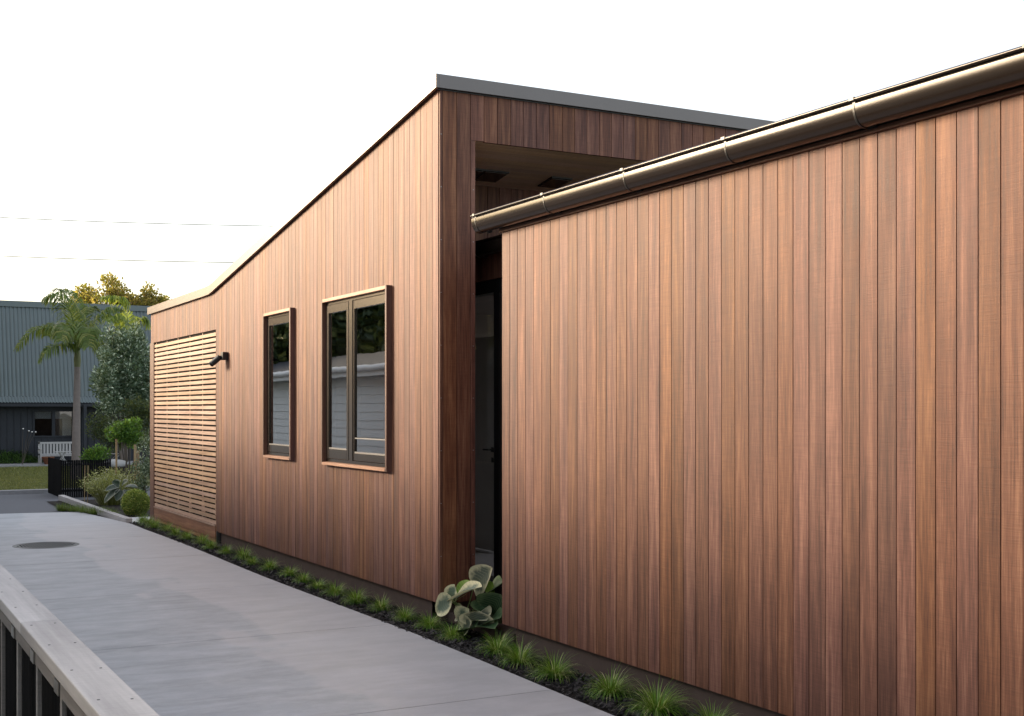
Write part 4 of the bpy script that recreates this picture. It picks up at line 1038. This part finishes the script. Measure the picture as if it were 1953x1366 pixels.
# bench
Yb = YH - 0.75; bx0, bx1 = onY(73, 860, Yb).x, onY(146, 860, Yb).x; bz = lambda y_: onY(100, y_, Yb).z
t = thing('slatted_bench', ((bx0 + bx1)/2, Yb, 0.06), 'white slatted garden bench under the window of the far house', 'bench')
WB = plain('grey_white_paint', (0.38, 0.38, 0.38), 0.6); zt2, zs2 = bz(843), bz(868)
MB().box(bx0, bx1, Yb, Yb + 0.04, zt2 - 0.06, zt2).build('top_rail', WB, t); MB().box(bx0, bx1, Yb, Yb + 0.04, zs2, zs2 + 0.05).build('bottom_rail', WB, t)
x = bx0 + 0.06
while x < bx1 - 0.06: MB().box(x, x + 0.062, Yb + 0.008, Yb + 0.03, zs2 + 0.05, zt2 - 0.06).build('back_slat', WB, t); x += 0.098
for k in range(4): MB().box(bx0 + 0.02, bx1 - 0.02, Yb - 0.42 + k*0.1, Yb - 0.34 + k*0.1, zs2 - 0.03, zs2 - 0.005).build('seat_slat', WB, t)
for x in (bx0, bx1 - 0.05):
    MB().box(x, x + 0.05, Yb + 0.0, Yb + 0.05, 0.06, zt2 + 0.01).build('leg', WB, t); MB().box(x, x + 0.05, Yb - 0.44, Yb - 0.39, 0.06, zs2 + 0.18).build('leg', WB, t)
    MB().box(x - 0.005, x + 0.055, Yb - 0.46, Yb, zs2 + 0.181, zs2 + 0.21).build('armrest', WB, t)
# pot
pp_ = onY(91.5, 886, YH - 1.45); t = thing('terracotta_pot', (pp_.x, pp_.y, 0.06), 'terracotta pot standing before the white bench', 'pot')
ht = 0.24
MB().lathe((pp_.x, pp_.y, 0.06), [(0.10, 0), (0.17, ht*0.8), (0.195, ht*0.82), (0.195, ht), (0.165, ht), (0.15, ht*0.8)], 24).build('pot_body', plain('terracotta', (0.20, 0.085, 0.055), 0.85, 0, 0.2, 0.15, 8), t, smooth=True)
tf = tuft_mesh(88, 30, (0.06, 0.14), 0.008)
for v in tf.v: v += Vector((pp_.x, pp_.y, 0.06 + ht*0.8))
tf.build('sprouts', LM['green'], t)
# small folding table
tb = onY(119, 880, YH - 1.55); t = thing('small_table', (tb.x, tb.y, 0.06), 'small white slatted table with crossed legs before the bench', 'table')
ztb = onY(119, 861, tb.y).z
for k in range(4): MB().box(tb.x - 0.26, tb.x + 0.26, tb.y - 0.18 + k*0.09, tb.y - 0.11 + k*0.09, ztb - 0.025, ztb).build('top_slat', WB, t)
for s_ in (-1, 1):
    MB().tube([(tb.x - 0.13, tb.y + s_*0.13, 0.06), (tb.x + 0.09, tb.y + s_*0.13, ztb - 0.03)], 0.014, 6).build('leg', WB, t)
    MB().tube([(tb.x + 0.13, tb.y + s_*0.15, 0.06), (tb.x - 0.09, tb.y + s_*0.15, ztb - 0.03)], 0.014, 6).build('leg', WB, t)
MB().box(tb.x - 0.12, tb.x + 0.12, tb.y - 0.13, tb.y + 0.13, 0.16, 0.18).build('shelf', WB, t)
# mound of strappy green at the left
mb = onG(22, 889); m = MB(); rnd = random.Random(55)
for k in range(2600):
    a = rnd.uniform(0, 6.28); q = math.sqrt(rnd.random()); x = mb.x + math.cos(a)*q*1.15; y_ = mb.y + 1.1 + math.sin(a)*q*0.7
    z = 0.46*(1 - q*q)*rnd.uniform(0.75, 1.05); d = Vector((math.cos(a), math.sin(a)*0.6 - 0.3, 0)).normalized(); ln = rnd.uniform(0.14, 0.28); s3 = Vector((-d.y, d.x, 0))*0.010
    p = Vector((x, y_, z)); p1 = p + (d*0.45 + UP*0.8)*ln*0.6; p2 = p1 + (d*0.9 - UP*0.25)*ln*0.5
    i = len(m.v); m.v += [p - s3, p + s3, p1 - s3, p1 + s3, p2]; m.f += [(i, i+1, i+3, i+2), (i+2, i+3, i+4)]
t = thing('mounded_plant', (mb.x, mb.y + 1.1, 0), 'broad mound of strappy dark green leaves on the far lawn', 'plant')
m.build('foliage', LM['mound'], t)
# flowering twig by the wall
tw = thing('flowering_twig', (onG(42, 886).x, YH - 1.2, 0), 'thin bare twig with small white flowers against the dark wall', 'plant')
m = MB(); fl_ = MB(); b_ = onY(42, 870, YH - 1.2)
for q in ((44, 818), (55, 822), (61, 824), (68, 824)):
    e = onY(*q, YH - 1.2); m.tube([(b_.x, b_.y, 0), b_.lerp(e, 0.6), e], [0.008, 0.006, 0.003], 5); fl_.lathe((e.x, e.y, e.z - 0.02), [(0.012, 0), (0.03, 0.02), (0.012, 0.04)], 8)
m.build('stem', M['branch'], tw); fl_.build('flowers', M['white'], tw)
# lawn blades: one mass
m = MB(); rnd = random.Random(60)
for k in range(26000):
    y_ = rnd.uniform(28.95, YH - 1.6); x = rnd.uniform(0.09*y_, 0.20*y_); a = rnd.uniform(0, 6.28); h_ = rnd.uniform(0.02, 0.05); d = Vector((math.cos(a), math.sin(a), 0))
    m.tri((x - d.x*0.006, y_ - d.y*0.006, 0), (x + d.x*0.006, y_ + d.y*0.006, 0), (x + rnd.uniform(-.02, .02), y_ + rnd.uniform(-.02, .02), h_))
m.build('lawn_grass', LM['lawn'], None, kind='stuff', label='short olive green lawn across the road', category='lawn')

# ------------------------------------------------------------------ power lines
for k, (pa, pm, pe) in enumerate((((-60, 411.5), (250, 425), (620, 433)), ((-60, 485.5), (250, 497), (620, 503)))):
    ZW = 48.0; A, Bm, E = P3(*pa, ZW), P3(*pm, ZW), P3(*pe, ZW)
    A2 = A + (A - Bm)*4 + UP*2; E2 = E + (E - Bm)*4 + UP*2.5
    pts = []
    for q in range(25):
        u = q/24; pts.append(A*(2*(u-.5)*(u-1)) + Bm*(4*u*(1-u)) + E*(2*u*(u-.5)))
    MB().tube([A2] + pts + [E2], 0.015, 5).build('power_line', M['wire'], None, label='%s of the two thin wires crossing the sky above the grey roof' % ('upper' if k == 0 else 'lower'), category='wire', group='overhead wires')

# ------------------------------------------------------------------ neighbour on the left: seen as the reflection in the windows, and shading the drive
nh = thing('weatherboard_house', (0.3, 17, 0), 'white weatherboard house seen reflected in the window glass', 'house')
XN = 0.25; yn0, yn1 = 8.6, 34.0; hN = 2.45
z = 0.0
wN = (16.6, 18.4, 0.9, 2.05)
while z < hN - 0.05:
    z2 = min(z + 0.16, hN)
    spans = [(yn0, yn1)]
    if z2 > wN[2] and z < wN[3]: spans = [(yn0, wN[0]), (wN[1], yn1)]
    for a, b in spans:
        MB().prism([(XN - 0.03, a, z), (XN + 0.006, a, z + 0.002), (XN - 0.012, a, z2), (XN - 0.03, a, z2)], (0, b - a, 0)).build('weatherboard', M['white'], nh)
    z = z2
MB().box(XN - 5, XN - 0.04, yn0, yn1, 0, hN).build('wall', M['white'], nh)
wn = MB(); f_ = 0.06
for a, b, c, d in ((wN[0], wN[0] + f_, wN[2], wN[3]), (wN[1] - f_, wN[1], wN[2], wN[3]), (wN[0] + f_, wN[1] - f_, wN[2], wN[2] + f_), (wN[0] + f_, wN[1] - f_, wN[3] - f_, wN[3])): wn.box(XN - 0.02, XN + 0.03, a, b, c, d)
ww = wn.build('window', M['white'], nh); MB().box(XN - 0.03, XN - 0.01, wN[0] + f_, wN[1] - f_, wN[2] + f_, wN[3] - f_).build('pane', M['black'], ww)
MB().box(XN - 0.02, XN + 0.40, yn0 - 0.3, yn1 + 0.3, hN, hN + 0.03).build('soffit', M['white'], nh)
MB().box(XN + 0.40, XN + 0.43, yn0 - 0.3, yn1 + 0.3, hN - 0.04, hN + 0.16).build('fascia', M['white'], nh)
MB().tube([(XN + 0.48, yn0 - 0.3, hN + 0.10), (XN + 0.48, yn1 + 0.3, hN + 0.10)], 0.055, 10).build('gutter', M['white'], nh, smooth=True)
MB().prism([(XN + 0.42, yn0 - 0.3, hN + 0.15), (XN - 2.5, yn0 - 0.3, hN + 0.72), (XN - 5.4, yn0 - 0.3, hN + 0.15)], (0, yn1 - yn0 + 0.6, 0)).build('roof', M['charcoal'], nh)
k = 0
for (x, y_, H, Rr, nl, lab) in ((-4.5, 37, 9.5, 3.4, 15000, 'dark bushy tree reflected in the narrow window'), (-0.8, 40, 9.0, 3.2, 15000, 'dark tree with sunlit gaps reflected in the large window'), (-8.5, 43, 10, 3.8, 12000, 'dark tree at the back of the neighbouring garden, farthest from the camera'),
                            (-7.6, 19.5, 5.3, 2.4, 8000, 'bushy tree added behind the white weatherboard house to shade the walls, nearest the camera'), (-7.8, 24, 5.5, 2.5, 8000, 'bushy tree added behind the middle of the white weatherboard house to shade the walls'), (-7.5, 28.5, 5.2, 2.4, 8000, 'bushy tree added behind the far end of the white weatherboard house to shade the walls'), (-7.7, 15.2, 6.2, 2.6, 9000, 'low bushy tree added between the weatherboard house and the neighbouring garden to block the sun'),  # these four and the next two are added to shade the walls
                            (-10, 13, 4.6, 2.6, 6000, 'unseen bushy tree added in the neighbouring garden to shade the wall, beside the fence'), (-10, 7, 4.6, 2.6, 6000, 'unseen bushy tree added in the neighbouring garden to shade the wall, left of the camera')):
    tree((x, y_, 0), (x, y_, H*0.52), (Rr, Rr, H*0.46), 70, Rr*0.34, nl, 0.30, 0.17, LM['gold'] if 'gaps' in lab else LM['dark'], lab, 90 + k); k += 1
rnd = random.Random(64)  # unseen hedge added to shade the near fence and the wall foot
shrub('shading_hedge', (-2.3, 4.5, 0), 'unseen dark leafy hedge added behind the near fence to shade it', 'hedge', [((-2.3 + rnd.uniform(-.15, .15), 0.5 + 0.5*q, zc), (0.6, 0.5, 0.5)) for q in range(16) for zc in (0.45, 1.1, 1.7, 2.3)], 17000, 0.10, 0.05, LM['dark'], 12, 64)
# unseen tall trees added behind the camera to close off the sky there
for (x, y_, H, Rr, lab) in ((-5, -9, 8, 3.4, 'unseen tall tree added behind the camera as a sky screen, on the left'), (1.5, -11, 9, 3.8, 'unseen tall tree added behind the camera as a sky screen, in the middle'), (8, -10, 8.5, 3.6, 'unseen tall tree added behind the camera as a sky screen, on the right')):
    tree((x, y_, 0), (x, y_, H*0.52), (Rr, Rr*0.8, H*0.46), 60, Rr*0.32, 6000, 0.4, 0.22, LM['dark'], lab, 90 + k); k += 1
